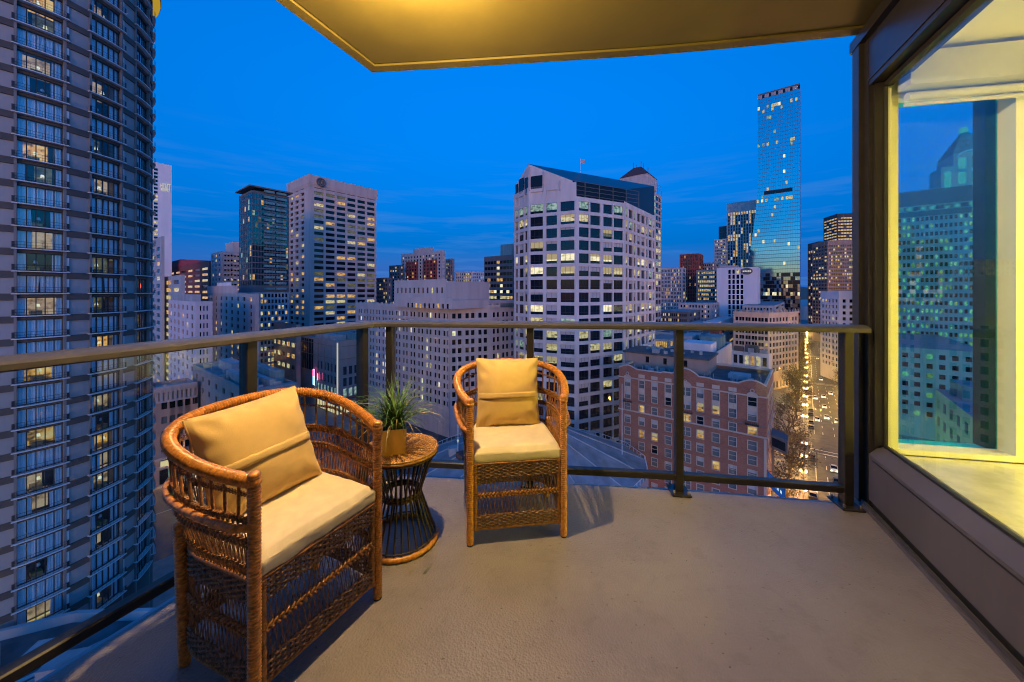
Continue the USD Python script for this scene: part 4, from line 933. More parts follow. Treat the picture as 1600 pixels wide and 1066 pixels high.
MB().cap(foot, TOPD - .6).build('roof', 'roof_grey', t)
# 300 panes as parts, each with its low glass band
rnd = random.Random(4); litrow = {5: .75, 1: .55, 2: .35, 9: .6, 13: .1}; np_ = 0; extra = {}
bars = MB()
for w in sorted(W, key=lambda w: w['r']):
    r = w['r'] if len(w['q']) else 0; z = w['q'][2][2]; row = int(round((29.6 - z) / 4.08))
    p = {0: .6, 1: .5, 4: .72, 8: .65, 2: .1, 5: .35, 7: .12, 10: .35, 11: .3, 12: .25}.get(row, .07)
    m = rnd.choice(['lit_bright', 'lit_office', 'lit_office', 'lit_cool', 'lit_dim']) if rnd.random() < p else 'office_glass'
    if row == 0 and m.startswith('lit'): m = 'lit_cool'
    if row == 4 and m.startswith('lit'): m = 'lit_bright'
    a, b, c, d = w['q']; k = .27
    if np_ < 300:
        np_ += 1; wp_ = MB().quad(a + (d - a) * k, b + (c - b) * k, c, d).build('window', m, t); MB().quad(a, b, b + (c - b) * k, a + (d - a) * k).build('low_pane', 'office_glass', wp_)
        if row > 0 and rnd.random() < .38:
            h_ = rnd.uniform(.25, .85); o_ = w['n'] * .02; A_ = a + (d - a) * k; B_ = b + (c - b) * k; MB().quad(d + (A_ - d) * h_ + o_, c + (B_ - c) * h_ + o_, c + o_, d + o_).build('blind', 'lit_blind' if m.startswith('lit') else 'window_blind', wp_)
    else: extra.setdefault(m, MB()).quad(a, b, c, d)
    n = max(2, int(round(np.linalg.norm(b - a) / 1.5))); o = w['n'] * .04
    for i in range(n + 1):
        x, y = a + (b - a) * i / n + o, d + (c - d) * i / n + o; e = (b - a) / np.linalg.norm(b - a) * .05; bars.quad(x - e, x + e, y + e, y - e)
    x, y = a + (d - a) * k + o, b + (c - b) * k + o; bars.quad(x - (0, 0, .05), y - (0, 0, .05), y + (0, 0, .05), x + (0, 0, .05))
for m, q in extra.items(): q.build('lit_windows' if m.startswith('lit') else 'windows', m, t, kind='stuff')
bars.build('glazing_bars', 'black_metal', t, kind='stuff')
# slanted glass roof: a long ridge cut to the outline of the tower
import manifold3d as m3
nD = perp(dD); RB = 13.0; pr = V0 - nD * RB; tl = solve(pr, dD, 814.5); zr = zat(254.3, (pr + dD * tl)[1]); pe = V0 - nD * 1.2; ze = zat(285, (pe + dD * 3)[1])
sec = [(1.2, TOPD - 1), (1.2, ze), (RB, zr), (RB + 14, ze), (RB + 14, TOPD - 1)]
def P3(s, z, tt): q = V0 - nD * s + dD * tt; return (*q, z)
hull = m3.Manifold.hull_points(np.array([P3(s, z, tt) for s, z in sec for tt in (-60., 60.)]))
cs = m3.CrossSection([[tuple(p) for p in foot]], m3.FillRule.NonZero).offset(-.35, m3.JoinType.Miter)
att = hull ^ m3.Manifold.extrude(cs, 80.0).translate((0, 0, TOPD - .5)); me = att.to_mesh(); v, f = me.vert_properties[:, :3], me.tri_verts
nn = np.cross(v[f[:, 1]] - v[f[:, 0]], v[f[:, 2]] - v[f[:, 0]]); nn /= np.maximum(np.linalg.norm(nn, axis=1, keepdims=True), 1e-9)
slope = abs(nn[:, 2]) > .15; front = (~slope) & (nn[:, :2] @ nD > .9); side = ~(slope | front)
for k, nm, mt in ((slope, 'roof_slope', 'attic_glass'), (front, 'attic_glazing', 'attic_glass'), (side, 'gable_wall', 'white_concrete')):
    if k.any(): MB().add(v, f[k]).build(nm, mt, t)
m = MB()
for k in np.linspace(4, 27, 5): m.obox(P3(1.1, TOPD - .5, k), (*(dD * .25), 0), (*(nD * .12), 0), (0, 0, ze - TOPD + .5))
for z in np.linspace(TOPD + 1, ze, 4): m.obox(P3(1.12, z - .08, 0), (*(dD * 27), 0), (*(nD * .1), 0), (0, 0, .16))
m.build('attic_bars', 'dark_stone', t, kind='stuff')
q = pr + dD * solve(pr, dD, 907); m = MB(); m.cyl((*q, zr - .5), (*q, zr + 5.2), .07, 5); pth = m.build('flagpole', 'pole_white', t); MB().add([(*q, zr + 5), (*(q + CD * 1.9), zr + 4.2), (*(q + CD * 1.7), zr + 2.9), (*q, zr + 3.7)], [[0, 1, 2, 3]]).build('flag', 'flag_cloth', pth)
# tall openings and dark glazing in the gable
def face_panel(p0, d, x0, x1, y0, y1, mat, name, out=.06):
    u0, u1 = solve(p0, d, x0), solve(p0, d, x1); n = perp(d if d[0] > 0 else -d); q0, q1 = p0 + d * u0 - n * 0, p0 + d * u1; m = MB()
    a, b = (q0, q1) if (q1 - q0) @ (d if d[0] > 0 else -d) > 0 else (q1, q0); w = (b - a); z0, z1 = zat(y1, a[1]), zat(y0, a[1])
    m.obox((*(a + n * out), z0), (*w, 0), (*(-n * out), 0), (0, 0, z1 - z0)); m.build(name, mat, t)
for x0, x1, y0 in ((805.4, 808.6, 289), (810.8, 817.5, 281), (819.5, 823.5, 279)): face_panel(VA - perp(-dA) * 0, -dA, x0, x1, y0, 303.5, 'office_glass', 'gable_opening', -.25)
for x0, x1, y0, y1 in ((829.5, 847, 276, 296),): face_panel(VB, -dB, x0, x1, y0, y1, 'attic_glass', 'gable_glazing', -.28)
for x0, x1, y0, y1 in ((848.3, 849.6, 268, 298), (826.6, 828.4, 262, 298), (873.5, 875.5, 283, 298)): face_panel(VB, -dB, x0, x1, y0, y1, 'pale_concrete', 'gable_pier', .25)
# ---------------------------------------------------------------- brick hotel
PB = pt(1198.0, 80.0); PL = PB - CD * solve(PB, -CD, 967); LB = np.linalg.norm(PL - PB)
zP = zat(605, 80); zU, zM = zat(621.9, 80), zat(684.9, 80)
t = Thing('brick_hotel', 'red brick hotel with white window surrounds and a curving parapet', 'hotel', (*((PB + PL) / 2), G))
wall = MB(); ucol = [solve(PL, CD, x) for x in (980.6, 1002.5, 1022.6, 1044.0, 1070.8, 1094.0, 1118.5, 1144.6, 1175.4)]
ww = [1.5, 1.3, 1.35, 1.35, 2.3, 1.4, 1.4, 1.4, 1.6]; zc = [-22.9 - 3.22 * k for k in range(9)]; WHT = 1.9
W = facade(wall, PL, PB, G, zP, [(u - w / 2, u + w / 2) for u, w in zip(ucol, ww)], [(z - WHT / 2, z + WHT / 2) for z in zc], .28)
PR = PB + SD * 21
W2_ = facade(wall, PB, PR, G, zP, spans(21, 4, .22, 2, 2), [(z - WHT / 2, z + WHT / 2) for z in zc], .28)
PK = PL + SD * 21
wall.quad((*PR, G), (*PK, G), (*PK, zP), (*PR, zP)); wall.quad((*PK, G), (*PL, G), (*PL, zP), (*PK, zP))
wall.build('wall', 'brick', t)
nF = perp(CD)
def hb(mb, u0, u1, z0, z1, out, inn=0.0):
    """box on the front of the hotel, standing out of the wall."""
    a = PL + CD * u0 - nF * inn; return mb.obox((*a, z0), (*(CD * (u1 - u0)), 0), (*(-nF * 0), 0) if False else (*(nF * -1 * -(out + inn) * -1), 0) if False else (*(nF * (out + inn)), 0), (0, 0, z1 - z0)) if False else mb.obox((*(a + nF * (out + inn)), z0), (*(CD * (u1 - u0)), 0), (*(-nF * (out + inn)), 0), (0, 0, z1 - z0))
# parapet with bumps over the end and middle bays
par = []
us = np.linspace(0, LB, 120)
bump = lambda u: max([0] + [h * max(0, math.cos((u - c) / w * math.pi / 2)) if abs(u - c) < w else 0 for c, w, h in ((ucol[0], 2.3, .85), (ucol[4], 3.0, 1.5), (ucol[8], 2.6, .95))]) + (0.25 if abs(u - ucol[4]) < 5.5 else 0)
zt = np.array([zP + bump(u) for u in us]); F0 = PL + CD * us[:, None] + nF * .02; F1 = F0 - nF * .5; i = np.arange(119); n = 120
v = np.vstack([np.c_[F0, np.full(n, zP - .02)], np.c_[F0, zt], np.c_[F1, zt], np.c_[F1, np.full(n, zP - 1.1)]])
MB().add(v, np.vstack([np.c_[i + k * n, i + 1 + k * n, i + 1 + (k + 1) * n, i + (k + 1) * n] for k in range(3)])).build('parapet', 'brick', t)
MB().tube(np.c_[PL + CD * us[:, None] - nF * .22, zt + .02], .26, 5).build('coping', 'cream_stone', t)
m = MB(); m.beam(PB, PR, .5, zP - .02, zP + .5, .3); m.beam(PR, PK, .5, zP - .02, zP + .5, .3); m.beam(PK, PL, .5, zP - .02, zP + .5, .3); m.build('side_parapet', 'cream_stone', t)
for z, h, o, mt in ((zU, .28, .14, 'cream_stone'), (zM, .32, .18, 'cream_stone'), (zat(668, 80) , .22, .12, 'brown_panel')):
    hb(MB(), -.15, LB + .15, z - h / 2, z + h / 2, o).build('string_course', mt, t)
    a = PB + nF * 0; MB().obox((*(PB + CD * o), z - h / 2), (*(SD * 21), 0), (*(-CD * o), 0), (0, 0, h)).build('string_course', mt, t)
hb(MB(), LB - .5, LB, G, zM - .3, .06).build('corner_quoins', 'cream_stone', t)
rnd = random.Random(3); litset = {(1, 2): 1, (5, 1): 1, (6, 1): 1, (4, 2): 1, (5, 3): 1, (1, 4): 1, (2, 4): 1, (6, 5): 1, (0, 6): 1, (8, 2): 1, (3, 1): 2, (5, 2): 2, (8, 0): 2, (2, 5): 2}
def surround(path_parent, w, d, fr=.17):
    a, b, c, e = w['q']; o = w['n'] * .33; x = (b - a) / np.linalg.norm(b - a); z = np.array([0, 0, 1.0]); m = MB(); inn = -w['n'] * .30
    for s, u, h in ((a + o - x * fr - z * fr, x * (np.linalg.norm(b - a) + 2 * fr), z * fr), (e + o - x * fr, x * (np.linalg.norm(b - a) + 2 * fr), z * fr), (a + o - x * fr, x * fr, z * np.linalg.norm(e - a)), (b + o, x * fr, z * np.linalg.norm(e - a))): m.obox(s, u, inn, h)
    mid = (a + e) / 2 + w['n'] * .08; m.obox(mid - z * .05, b - a, -w['n'] * .05, z * .1)
    if np.linalg.norm(b - a) > 2: m.obox((a + b) / 2 + w['n'] * .08 - x * .09, x * .18, -w['n'] * .05, e - a)
    return m.build('window', 'cream_stone', path_parent)
for w in W + W2_:
    q = w['q']; side = w in W2_ if False else abs(w['n'][:2] @ nF) < .5
    k = litset.get((w['c'], w['r']), 0) if not side else int(rnd.random() < .12)
    p = surround(t, w, None); mt = 'lit_warm' if k == 1 else 'dark_glass' if k == 2 or side else 'curtain_pane'
    MB().add(q, [[0, 1, 2, 3]]).build('pane', mt, p)
    if rnd.random() < .5:
        h_ = rnd.uniform(.2, .6); o_ = w['n'] * .03; MB().quad(q[3] + (q[0] - q[3]) * h_ + o_, q[2] + (q[1] - q[2]) * h_ + o_, q[2] + o_, q[3] + o_).build('blind', 'lit_blind' if mt == 'lit_warm' else 'window_blind', p)
for c, u in enumerate(ucol):
    w = ww[c]
    hb(MB(), u - w / 2 - .16, u + w / 2 + .16, zc[1] + WHT / 2 + .18, zc[0] - WHT / 2 - .18, .07).build('spandrel_panel', 'cream_stone', t)
    if c in (0, 4, 8):
        m = MB(); A = np.linspace(0, math.pi, 13); r0 = w / 2 + .2
        P = [PL + CD * (u + r0 * math.cos(a)) + nF * .08 for a in A]; Z = [zc[0] + WHT / 2 + .17 + r0 * .95 * math.sin(a) for a in A]
        m.tube([(*p, z) for p, z in zip(P, Z)], .13, 5); c0 = (*(PL + CD * u + nF * .04), zc[0] + WHT / 2 + .2)
        v = [c0] + [(*(p - nF * .04), z) for p, z in zip(P, Z)]; m.add(v, [[0, k, k + 1] for k in range(1, 13)]); m.build('arched_head', 'cream_stone', t)
        m = MB(); hb(m, u - w / 2 - .5, u + w / 2 + .5, zc[1] - WHT / 2 - .95, zc[1] - WHT / 2 - .75, .7); [m.cyl((*(PL + CD * (u + s) + nF * .66), zc[1] - WHT / 2 - .75), (*(PL + CD * (u + s) + nF * .66), zc[1] - WHT / 2 - .1), .05, 4) for s in np.linspace(-w / 2 - .45, w / 2 + .45, 8)]; m.build('balconette', 'black_metal', t)
        m = MB(); ctr = PL + CD * u + nF * .1; m.tube([(*(ctr + CD * .38 * math.cos(a)), zU + 1.1 + .38 * math.sin(a)) for a in np.arange(12) * math.pi / 6], .1, 5, closed=True); m.build('roundel', 'cream_stone', t)
    else: hb(MB(), u - .8, u + .8, zU + .35, zU + 1.25, .08).build('relief_panel', 'cream_stone', t)
MB().cap(np.array([PL, PB, PR, PK]), zP - 1.0).build('roof', 'roof_dark', t)
Q = lambda u, v: PL + CD * u + SD * v
MB().prism([Q(-2, 9), Q(20, 9), Q(20, 20.9), Q(-2, 20.9)], zP - .99, zP + 2.9).build('rear_wing', 'tan_stone', t)
MB().prism([Q(-2.4, 8.6), Q(20.4, 8.6), Q(20.4, 21.3), Q(-2.4, 21.3)], zP + 2.91, zP + 3.4).build('rear_wing_roof', 'roof_dark', t)
for u in (4.2, 9, 14.2): 
    a = Q(u, 8.96); MB().obox((*a, zP + .6), (*(CD * .9), 0), (*(SD * .08), 0), (0, 0, 1.7)).build('rear_wing_window', 'dark_glass', t)
MB().prism([Q(11.5, 5), Q(14.2, 5), Q(14.2, 7.4), Q(11.5, 7.4)], zP - .98, zP + .6).build('roof_unit', 'roof_teal', t); MB().prism([Q(24.5, 9), Q(29, 9), Q(29, 13), Q(24.5, 13)], zP - .98, zP + .1).build('roof_unit', 'hvac', t)
m = MB(); [m.cyl((*Q(u, v), zP - 1), (*Q(u, v), zP + .5), .12, 6) for u, v in ((5, 4), (8, 6), (22, 5), (27, 4))]; m.build('vent_pipes', 'hvac', t, kind='stuff')
# canopy and banner on the avenue side of the hotel
rc = random.Random(6); m = MB()
for k in range(34):
    q = Q(rc.uniform(1, LB - 1), rc.uniform(1.2, 8)); h = rc.uniform(.3, 1.1)
    if rc.random() < .5: m.cbox((*q, zP - 1 + h / 2), (rc.uniform(.5, 1.6), rc.uniform(.5, 1.2), h), math.atan2(CD[1], CD[0]))
    else: m.cyl((*q, zP - 1), (*q, zP - .2 + h), .1, 5)
for k in range(12): q = Q(rc.uniform(0, 18), rc.uniform(9.5, 20)); h = rc.uniform(.3, 1.2); m.cbox((*q, zP + 3.4 + h / 2), (rc.uniform(.6, 2), rc.uniform(.5, 1.5), h), math.atan2(CD[1], CD[0]))
m.build('roof_vents', 'hvac', t, kind='stuff')
t = Thing('hotel_banner', 'blue projecting banner with pale lettering on the corner of the brick hotel', 'banner', (*(PB + CD * .2), -38.0))
a = PB + CD * .15 + SD * .6; MB().obox((*a, -40.6), (*(CD * 3.0), -2.6), (*(SD * .16), 0), (0, 0, 3.0)).build('panel', 'flag_blue', t)
m = MB(); 
for k in range(4): m.obox((*(a + CD * (.5 + .55 * k) - SD * .03), -39.6 - .87 * (.5 + .55 * k)), (*(CD * .34), -.29), (*(SD * .02), 0), (0, 0, .75 - .1 * (k % 2)))
m.build('lettering', 'sign_text', t)
MB().cyl((*(PB + SD * .7), -37.5), (*(PB + CD * 3.1 + SD * .7), -37.5), .07, 6).build('bracket', 'black_metal', t)
t = Thing('shop_awning', 'dark blue awning structure beside the brick hotel above the pavement', 'awning', (*(PB + CD * 2 + SD * 12), -47.0))
a = PB + CD * .1 + SD * 10; m = MB(); m.obox((*a, -35.5), (*(CD * 3.2), -1.0), (*(SD * 5), 0), (0, 0, 3.2)); m.build('cover', 'dark_stone', t); MB().obox((*(a + CD * .2 - SD * .05), -35.0), (*(CD * 2.6), -.8), (*(SD * .04), 0), (0, 0, 2.0)).build('panel', 'attic_glass', t); MB().obox((*(a + SD * 2), G), (*(CD * .5), 0), (*(SD * .5), 0), (0, 0, 18)).build('post', 'dark_stone', t)

# ---------------------------------------------------------------- pale stone store with many small windows, behind the plant
A0 = pt(700, 140.0); wl = A0 - CD * solve(A0, -CD, 556); ang = lambda a: np.array([math.sin(math.radians(a)), math.cos(math.radians(a))])
b1 = A0 + ang(64) * solve(A0, ang(64), 766); b2 = b1 + ang(48) * solve(b1, ang(48), 806); z3 = zat(482, 140)
t = Thing('stone_store', 'large pale stone building with rows of small windows and stepped top, behind the plant', 'building', (*((A0 + wl) / 2), G))
wall = MB(); rows = floors(z3 - .4, G + 9, 3.32, 1.95, 1.6)
Lw = np.linalg.norm(wl - A0); us = []
u = 2.2
while u < Lw - 2.5:
    us += [(u, u + 1.25), (u + 2.15, u + 3.4)]; u += 5.15
W = facade(wall, wl, A0, G, z3, us, rows, .4); L1 = np.linalg.norm(b1 - A0); us = []; u = 1.6
while u < L1 - 2.5: us += [(u, u + 1.45), (u + 2.3, u + 3.75)]; u += 5.3
W += facade(wall, A0, b1, G, z3, us, rows, .4); L2 = np.linalg.norm(b2 - b1); us = []; u = 1.4
while u < L2 - 2.5: us += [(u, u + 1.3), (u + 2.1, u + 3.4)]; u += 4.9
W += facade(wall, b1, b2, G, z3, us, rows, .4)
bk = [b2 + SD * 25, wl + SD * 45]
for a, b in ((b2, bk[0]), (bk[0], bk[1]), (bk[1], wl)): wall.quad((*a, G), (*b, G), (*b, z3), (*a, z3))
wall.build('wall', 'terracotta_white', t)
glaze(t, W, .035, ('lit_office', 'lit_bright'), clump=.35, seed=5, rowlit={12: .5, 3: .07, 13: .3})
foot = np.array([wl, A0, b1, b2] + bk); MB().cap(foot, z3 - .02).build('roof', 'roof_grey', t)
m = MB()
for a, b in ((wl, A0), (A0, b1), (b1, b2)):
    d = (b - a) / np.linalg.norm(b - a); m.beam(a, b, .5, z3 + .0, z3 + 1.0, -.05); m.beam(a - d * .1, b + d * .1, .45, rows[1][1] + .45, rows[1][1] + .9, -.22); m.beam(a, b, .3, z3 - .5, z3 - .1, -.2)
    for k in np.arange(1, np.linalg.norm(b - a), 3.6): m.cbox((*(a + d * k), z3 + 1.25), (.9, .6, .5), math.atan2(d[1], d[0]))
m.build('cornice', 'terracotta_white', t)
def tier(name, px0, px1, Z, dcol, zb, ztop, dep, wins, seed, frame='terracotta_white', litp=.1, par=None):
    p0 = pt(px0, Z); p1 = p0 + dcol * solve(p0, dcol, px1); L = np.linalg.norm(p1 - p0); w_ = MB()
    w = facade(w_, p0, p1, zb, ztop, spans(L, wins[0], wins[1], 1, 1), wins[2], .35); r = p0 + SD * dep; s = p1 + SD * dep
    w_.quad((*p1, zb), (*s, zb), (*s, ztop), (*p1, ztop)); w_.quad((*r, zb), (*p0, zb), (*p0, ztop), (*r, ztop)); w_.cap([p0, p1, s, r], ztop); w_.beam(p0, p1, .5, ztop + .01, ztop + .8, .2)
    w_.build(name, frame, t); glaze(t, w, litp, seed=seed); return p0, p1
zq = zat(441.5, 150); tier('upper_block', 616, 697, 158, CD, z3, zat(441.5, 158), 24, (11, .4, [(zat(458, 158), zat(450, 158))]), 2)
zq = zat(468, 146); tier('middle_tier', 632, 706, 150, CD, z3, zat(468, 150), 20, (10, .5, [(zat(480, 150), zat(473, 150))]), 3, litp=.4)
q0 = A0 + ang(64) * 4 + SD * 2.5; m = MB(); m.prism([q0, q0 + ang(64) * 22, q0 + ang(64) * 22 + SD * 16, q0 + SD * 16], z3, zat(470, 145)); m.build('corner_tier', 'grey_stucco', t)
MB().prism([q0 + ang(64) * 14, q0 + ang(64) * 27, q0 + ang(64) * 27 + SD * 10, q0 + ang(64) * 14 + SD * 10], z3 + .01, zat(474, 150)).build('glass_roof_light', 'roof_teal', t)
m = MB(); c = q0 + ang(64) * 29 + SD * 1; m.tube([(*(c + ang(64) * 3.2 * math.cos(a)), z3 + 3.6 * math.sin(a)) for a in np.linspace(0, math.pi, 10)], .5, 5); m.build('curved_skylight', 'roof_teal', t)

# ---------------------------------------------------------------- concrete office slab with flared top
b = B('concrete_office', 'pale concrete office slab with deep window rows and a round emblem near its flared top', 484, 250, 450.5, 588, 282, cat='tower')
zt = b.z1; pitch = 3.92; zs_top = zat(297, 250)
w = facade(b.wall, b.pl, b.pc, G, zt, spans(b.L, 3, .62, .8, 7.0), floors(zs_top, G + 8, pitch, 2.15, 0) + [(zs_top + 2.2, zs_top + 5.6)], .9)
w += facade(b.wall, b.pc, b.pr, G, zt, spans(b.R, 6, .84, 1.6, 1.6) if False else spans(b.R, 6, .83, 2.2, .6), floors(zs_top, G + 8, pitch, 2.15, 0) + [(zs_top + 2.2, zs_top + 5.6)], .9)
b.close('slab_concrete', 0)
rnd = random.Random(9); n = 0; ex = {}
for q in sorted(w, key=lambda q: -q['q'][2][2]):
    row = int(round((zs_top - q['q'][2][2]) / pitch)); p = {0: .65, 7: .4, 8: .3, 14: .5, 15: .55, 19: .6, 20: .6, 21: .5}.get(row, .16)
    m = rnd.choice(['lit_warm', 'lit_office', 'lit_dim']) if row >= 0 and rnd.random() < p else 'dark_glass'
    if n < 300: n += 1; MB().add(q['q'], [[0, 1, 2, 3]]).build('window', m, b.t)
    else: ex.setdefault(m, MB()).add(q['q'], [[0, 1, 2, 3]])
for m, q in ex.items(): q.build('lit_windows' if m[0] == 'l' else 'windows', m, b.t, kind='stuff')
c = b.poly.mean(0); P1 = c + (b.poly - c) * 1.035; m = MB(); zb = zat(286, 250); zt2 = zat(272.5, 250)
m.prism(P1, zb, zt2); i = np.arange(4); v = np.vstack([np.c_[c + (b.poly - c) * 1.002, np.full(4, zb - 2.2)], np.c_[P1, np.full(4, zb)]]); m.add(v, np.c_[i, (i + 1) % 4, (i + 1) % 4 + 4, i + 4]); m.build('flared_crown', 'slab_concrete', b.t)
nr = perp(SD); q = b.pc * .86 + b.pr * .14 + nr * 1.3 * 1.0; q = c + (q - c) * 1.02; zq = zat(285.5, 255)
m = MB(); m.tube([(*(q + SD * 2.6 * math.cos(a)), zq + 2.6 * math.sin(a)) for a in np.arange(16) * math.pi / 8], .55, 5, closed=True); m.tube([(*(q + SD * 1.1 * math.cos(a)), zq + 1.1 * math.sin(a)) for a in np.arange(12) * math.pi / 6], .4, 5, closed=True)
for a in (0, 2.1, 4.2): m.cyl((*(q + SD * .9 * math.cos(a)), zq + .9 * math.sin(a)), (*(q + SD * 2.5 * math.cos(a)), zq + 2.5 * math.sin(a)), .25, 4)
m.build('emblem', 'dark_stone', b.t)
m = MB(); [m.cbox((*(b.pl * (1 - u) + b.pr * u), zt2 + .7), (6, 4, 1.4), .6) for u in (.35, .5, .62)]; m.build('roof_units', 'hvac', b.t, kind='stuff')

# ---------------------------------------------------------------- glass tower with flat overhanging roof
b = B('glass_tower', 'teal glass apartment tower under a thin flat overhanging roof, left of the concrete slab', 393, 190, 373.5, 451.5, 297, cat='tower')
zb = zat(457, 190); w = []
for a, c_, k, fr in ((b.pl, b.pc, 7, .86), (b.pc, b.pr, 13, .84)):
    w += facade(b.wall, a, c_, zb, b.z1, spans(np.linalg.norm(c_ - a), k, fr, .3, .3), floors(b.z1, zb + 1, 3.0, 2.55, 1.2), .12)
b.close('dark_stone', 0); glaze(b.t, w, .07, ('lit_warm', 'lit_dim', 'lit_cool'), 'teal_glass', {11: .2, 17: .25}, seed=8)
w2 = MB(); w = []
for a, c_, k in ((b.pl, b.pc, 5), (b.pc, b.pr, 10)): w += facade(w2, a, c_, G, zb, spans(np.linalg.norm(c_ - a), k, .62, .5, .5), floors(zb, G + 5, 3.1, 1.9, .7), .25)
w2.build('base_wall', 'office_grey', b.t); glaze(b.t, w, .35, ('lit_warm', 'lit_office'), 'office_glass', seed=18)
c = b.poly.mean(0); MB().prism(c + (b.poly - c) * 1.16, b.z1 + 1.6, b.z1 + 2.3).build('overhanging_roof', 'dark_stone', b.t); MB().prism(c + (b.poly - c) * .8, b.z1, b.z1 + 1.6).build('roof_storey', 'office_glass', b.t)
m = MB()
for z in floors(b.z1, zb + 1, 3.0, .1, 0.0):
    for k in (.30, .62): p = b.pc + (b.pr - b.pc) * k; m.obox((*(p + perp(SD) * 1.3), z[0]), (*(SD * 5), 0), (*(-perp(SD) * 1.3), 0), (0, 0, .22)).obox((*(p + perp(SD) * 1.3), z[0] + .25), (*(SD * 5), 0), (*(-perp(SD) * .06), 0), (0, 0, .9))
m.build('balconies', 'roof_teal', b.t, kind='stuff')

# ---------------------------------------------------------------- tall glass tower on the right
p = pt(1250, 370.0); zt = zat(129, 370); xl = -CD; tt = solve(p, -CD, 1184); L = tt
t = Thing('tall_glass_tower', 'tallest slender mirrored glass tower, its lower side sloping outward to the left', 'tower', (*p, G))
base_w = solve(p, -CD, 1166); zk0, zk1 = zat(290, 385), zat(425, 385); NW = MB(); quads = {}
rnd = random.Random(12); pitch = 3.9; nz = int((zt - G) / pitch)
def width(z): 
    f = min(1, max(0, (zk0 - z) / (zk0 - zk1))); return L + (base_w - L) * (f ** 1.35)
nP = perp(CD)
for r in range(nz):
    z0 = G + r * pitch; z1 = z0 + pitch; wd = width((z0 + z1) / 2); ncol = int(wd / 1.9)
    rp_ = rnd.random(); rowp = .28 if rp_ < .13 else .025
    yy = HOR - (z1 - EYE) / 380 * F
    for c_ in range(ncol):
        off = (.16 if (c_ + r // 3 + (r * 7) % 3) % 3 == 0 else 0.0)
        u0, u1 = wd * c_ / ncol, wd * (c_ + 1) / ncol; a = p - CD * u1 + nP * off; e = p - CD * (u0 + .09) + nP * off
        if 294 < yy < 299 and .15 < c_ / ncol < .8: m = 'dark_glass'
        elif yy < 145: m = 'office_grey' if (c_ + r) % 3 else 'dark_glass'
        elif rnd.random() < rowp: m = rnd.choice(['lit_office', 'lit_bright', 'lit_cool'])
        elif yy > 425 and rnd.random() < .6: m = 'dark_glass'
        else: m = 'sky_glass'
        quads.setdefault(m, MB()).quad((*a, z0 + .45), (*e, z0 + .45), (*e, z1), (*a, z1))
for m, q in quads.items(): q.build({'sky_glass': 'glass_panels', 'office_grey': 'screen_panels', 'dark_glass': 'dark_panels'}.get(m, 'lit_windows'), m, t, kind='stuff')
m = MB(); zz = np.linspace(G, zt - .5, 60); lft = np.array([p - CD * width(z) - nP * .08 for z in zz]); r_ = np.tile(p - nP * .08, (60, 1)); bl = lft + SD * 30; br = r_ + SD * 30; V = np.concatenate([np.c_[q, zz] for q in (lft, r_, br, bl)]); i = np.arange(59)
m.add(V, np.vstack([np.c_[i + a * 60, i + c_ * 60, i + 1 + c_ * 60, i + 1 + a * 60] for a, c_ in ((0, 1), (1, 2), (2, 3), (3, 0))])); m.quad((*lft[-1], zt - .5), (*r_[-1], zt - .5), (*br[-1], zt - .5), (*bl[-1], zt - .5)); m.build('frame', 'dark_stone', t)

# ---------------------------------------------------------------- further buildings, left to right
b = B('white_hotel', 'plain white tower with one strip of windows beside the round tower', 215, 300, 205, 268.5, 248, cat='tower')
LR = b.R; b.faces((2, 0), 3.2, 1.6, .5, 'white_paint', parapet=0, finish=False, litp=.3)
uw = solve(b.pc, SD, 240.5), solve(b.pc, SD, 246.5); w = facade(MB(), b.pc, b.pr, G, b.z1, [], [])
b.wall = MB(); b.wall.quad((*b.pl, G), (*b.pc, G), (*b.pc, b.z1), (*b.pl, b.z1)); w = facade(b.wall, b.pc, b.pr, G, b.z1, [uw], floors(b.z1, G + 30, 3.15, 1.9, 5), .3); b.close('white_paint', 0); glaze(b.t, w, .3, ('lit_office',), seed=31)
dsg = SD; us = solve(b.pc, SD, 250.5); ue = solve(b.pc, SD, 266.5); W_ = ue - us
sg = Thing('hotel_sign', 'white lit two line hotel sign high on the plain white tower', 'sign', (*(b.pc + SD * us), 0))
R = np.array([[SD[0], 0, perp(SD)[0]], [SD[1], 0, perp(SD)[1]], [0, 1, 0]])
for txt, y, h, wd in (('HYATT', 262.5, 4.4, .98), ('REGENCY', 267.0, 2.1, .9)):
    mt = meshkit.text_mesh(txt, 1.0, .3, False); vv = mt.vertices.copy(); sx = W_ * wd / vv[:, 0].max(); vv[:, 0] *= sx; vv[:, 1] *= h
    q = b.pc + SD * (us + W_ * (1 - wd) / 2) + perp(SD) * .2; MB().add(vv @ R.T + np.array([*q, zat(y, 260) ]), mt.faces).build('lettering', 'sign_white', sg)
b = B('grey_office', 'pale blue-grey office block with rows of wide lit windows, just right of the round tower', 282.5, 170, 222, 289, 429.5)
b.faces((6, 1), 3.75, 1.9, .66, 'office_grey', top=2.2, litp=.38, seed=12, clump=.3, rowlit={2: .9, 0: .5}, dark='office_glass')
bx = B('stepped_office', 'taller pale office wing rising behind the grey office block', 252, 185, 215, 257, 369); bx.faces((5, 1), 3.75, 1.9, .6, 'office_grey', litp=.25, seed=13, dark='office_glass', top=5)
b = B('maroon_building', 'dark maroon building with a sloping red roof', 327, 262, 244, 331, 408)
b.faces((9, 1), 4.2, 1.7, .72, 'maroon', top=4.2, litp=.6, seed=14, parapet=0, rowlit={0: .55, 1: .4, 2: .5, 3: .4})
c = b.poly.mean(0); P = b.poly; zr = zat(394, 262); rid = [b.pl + (b.pr - b.pc) * .5 - CD * 2, b.pl + (b.pc - b.pl) * .55 + (b.pr - b.pc) * .5]
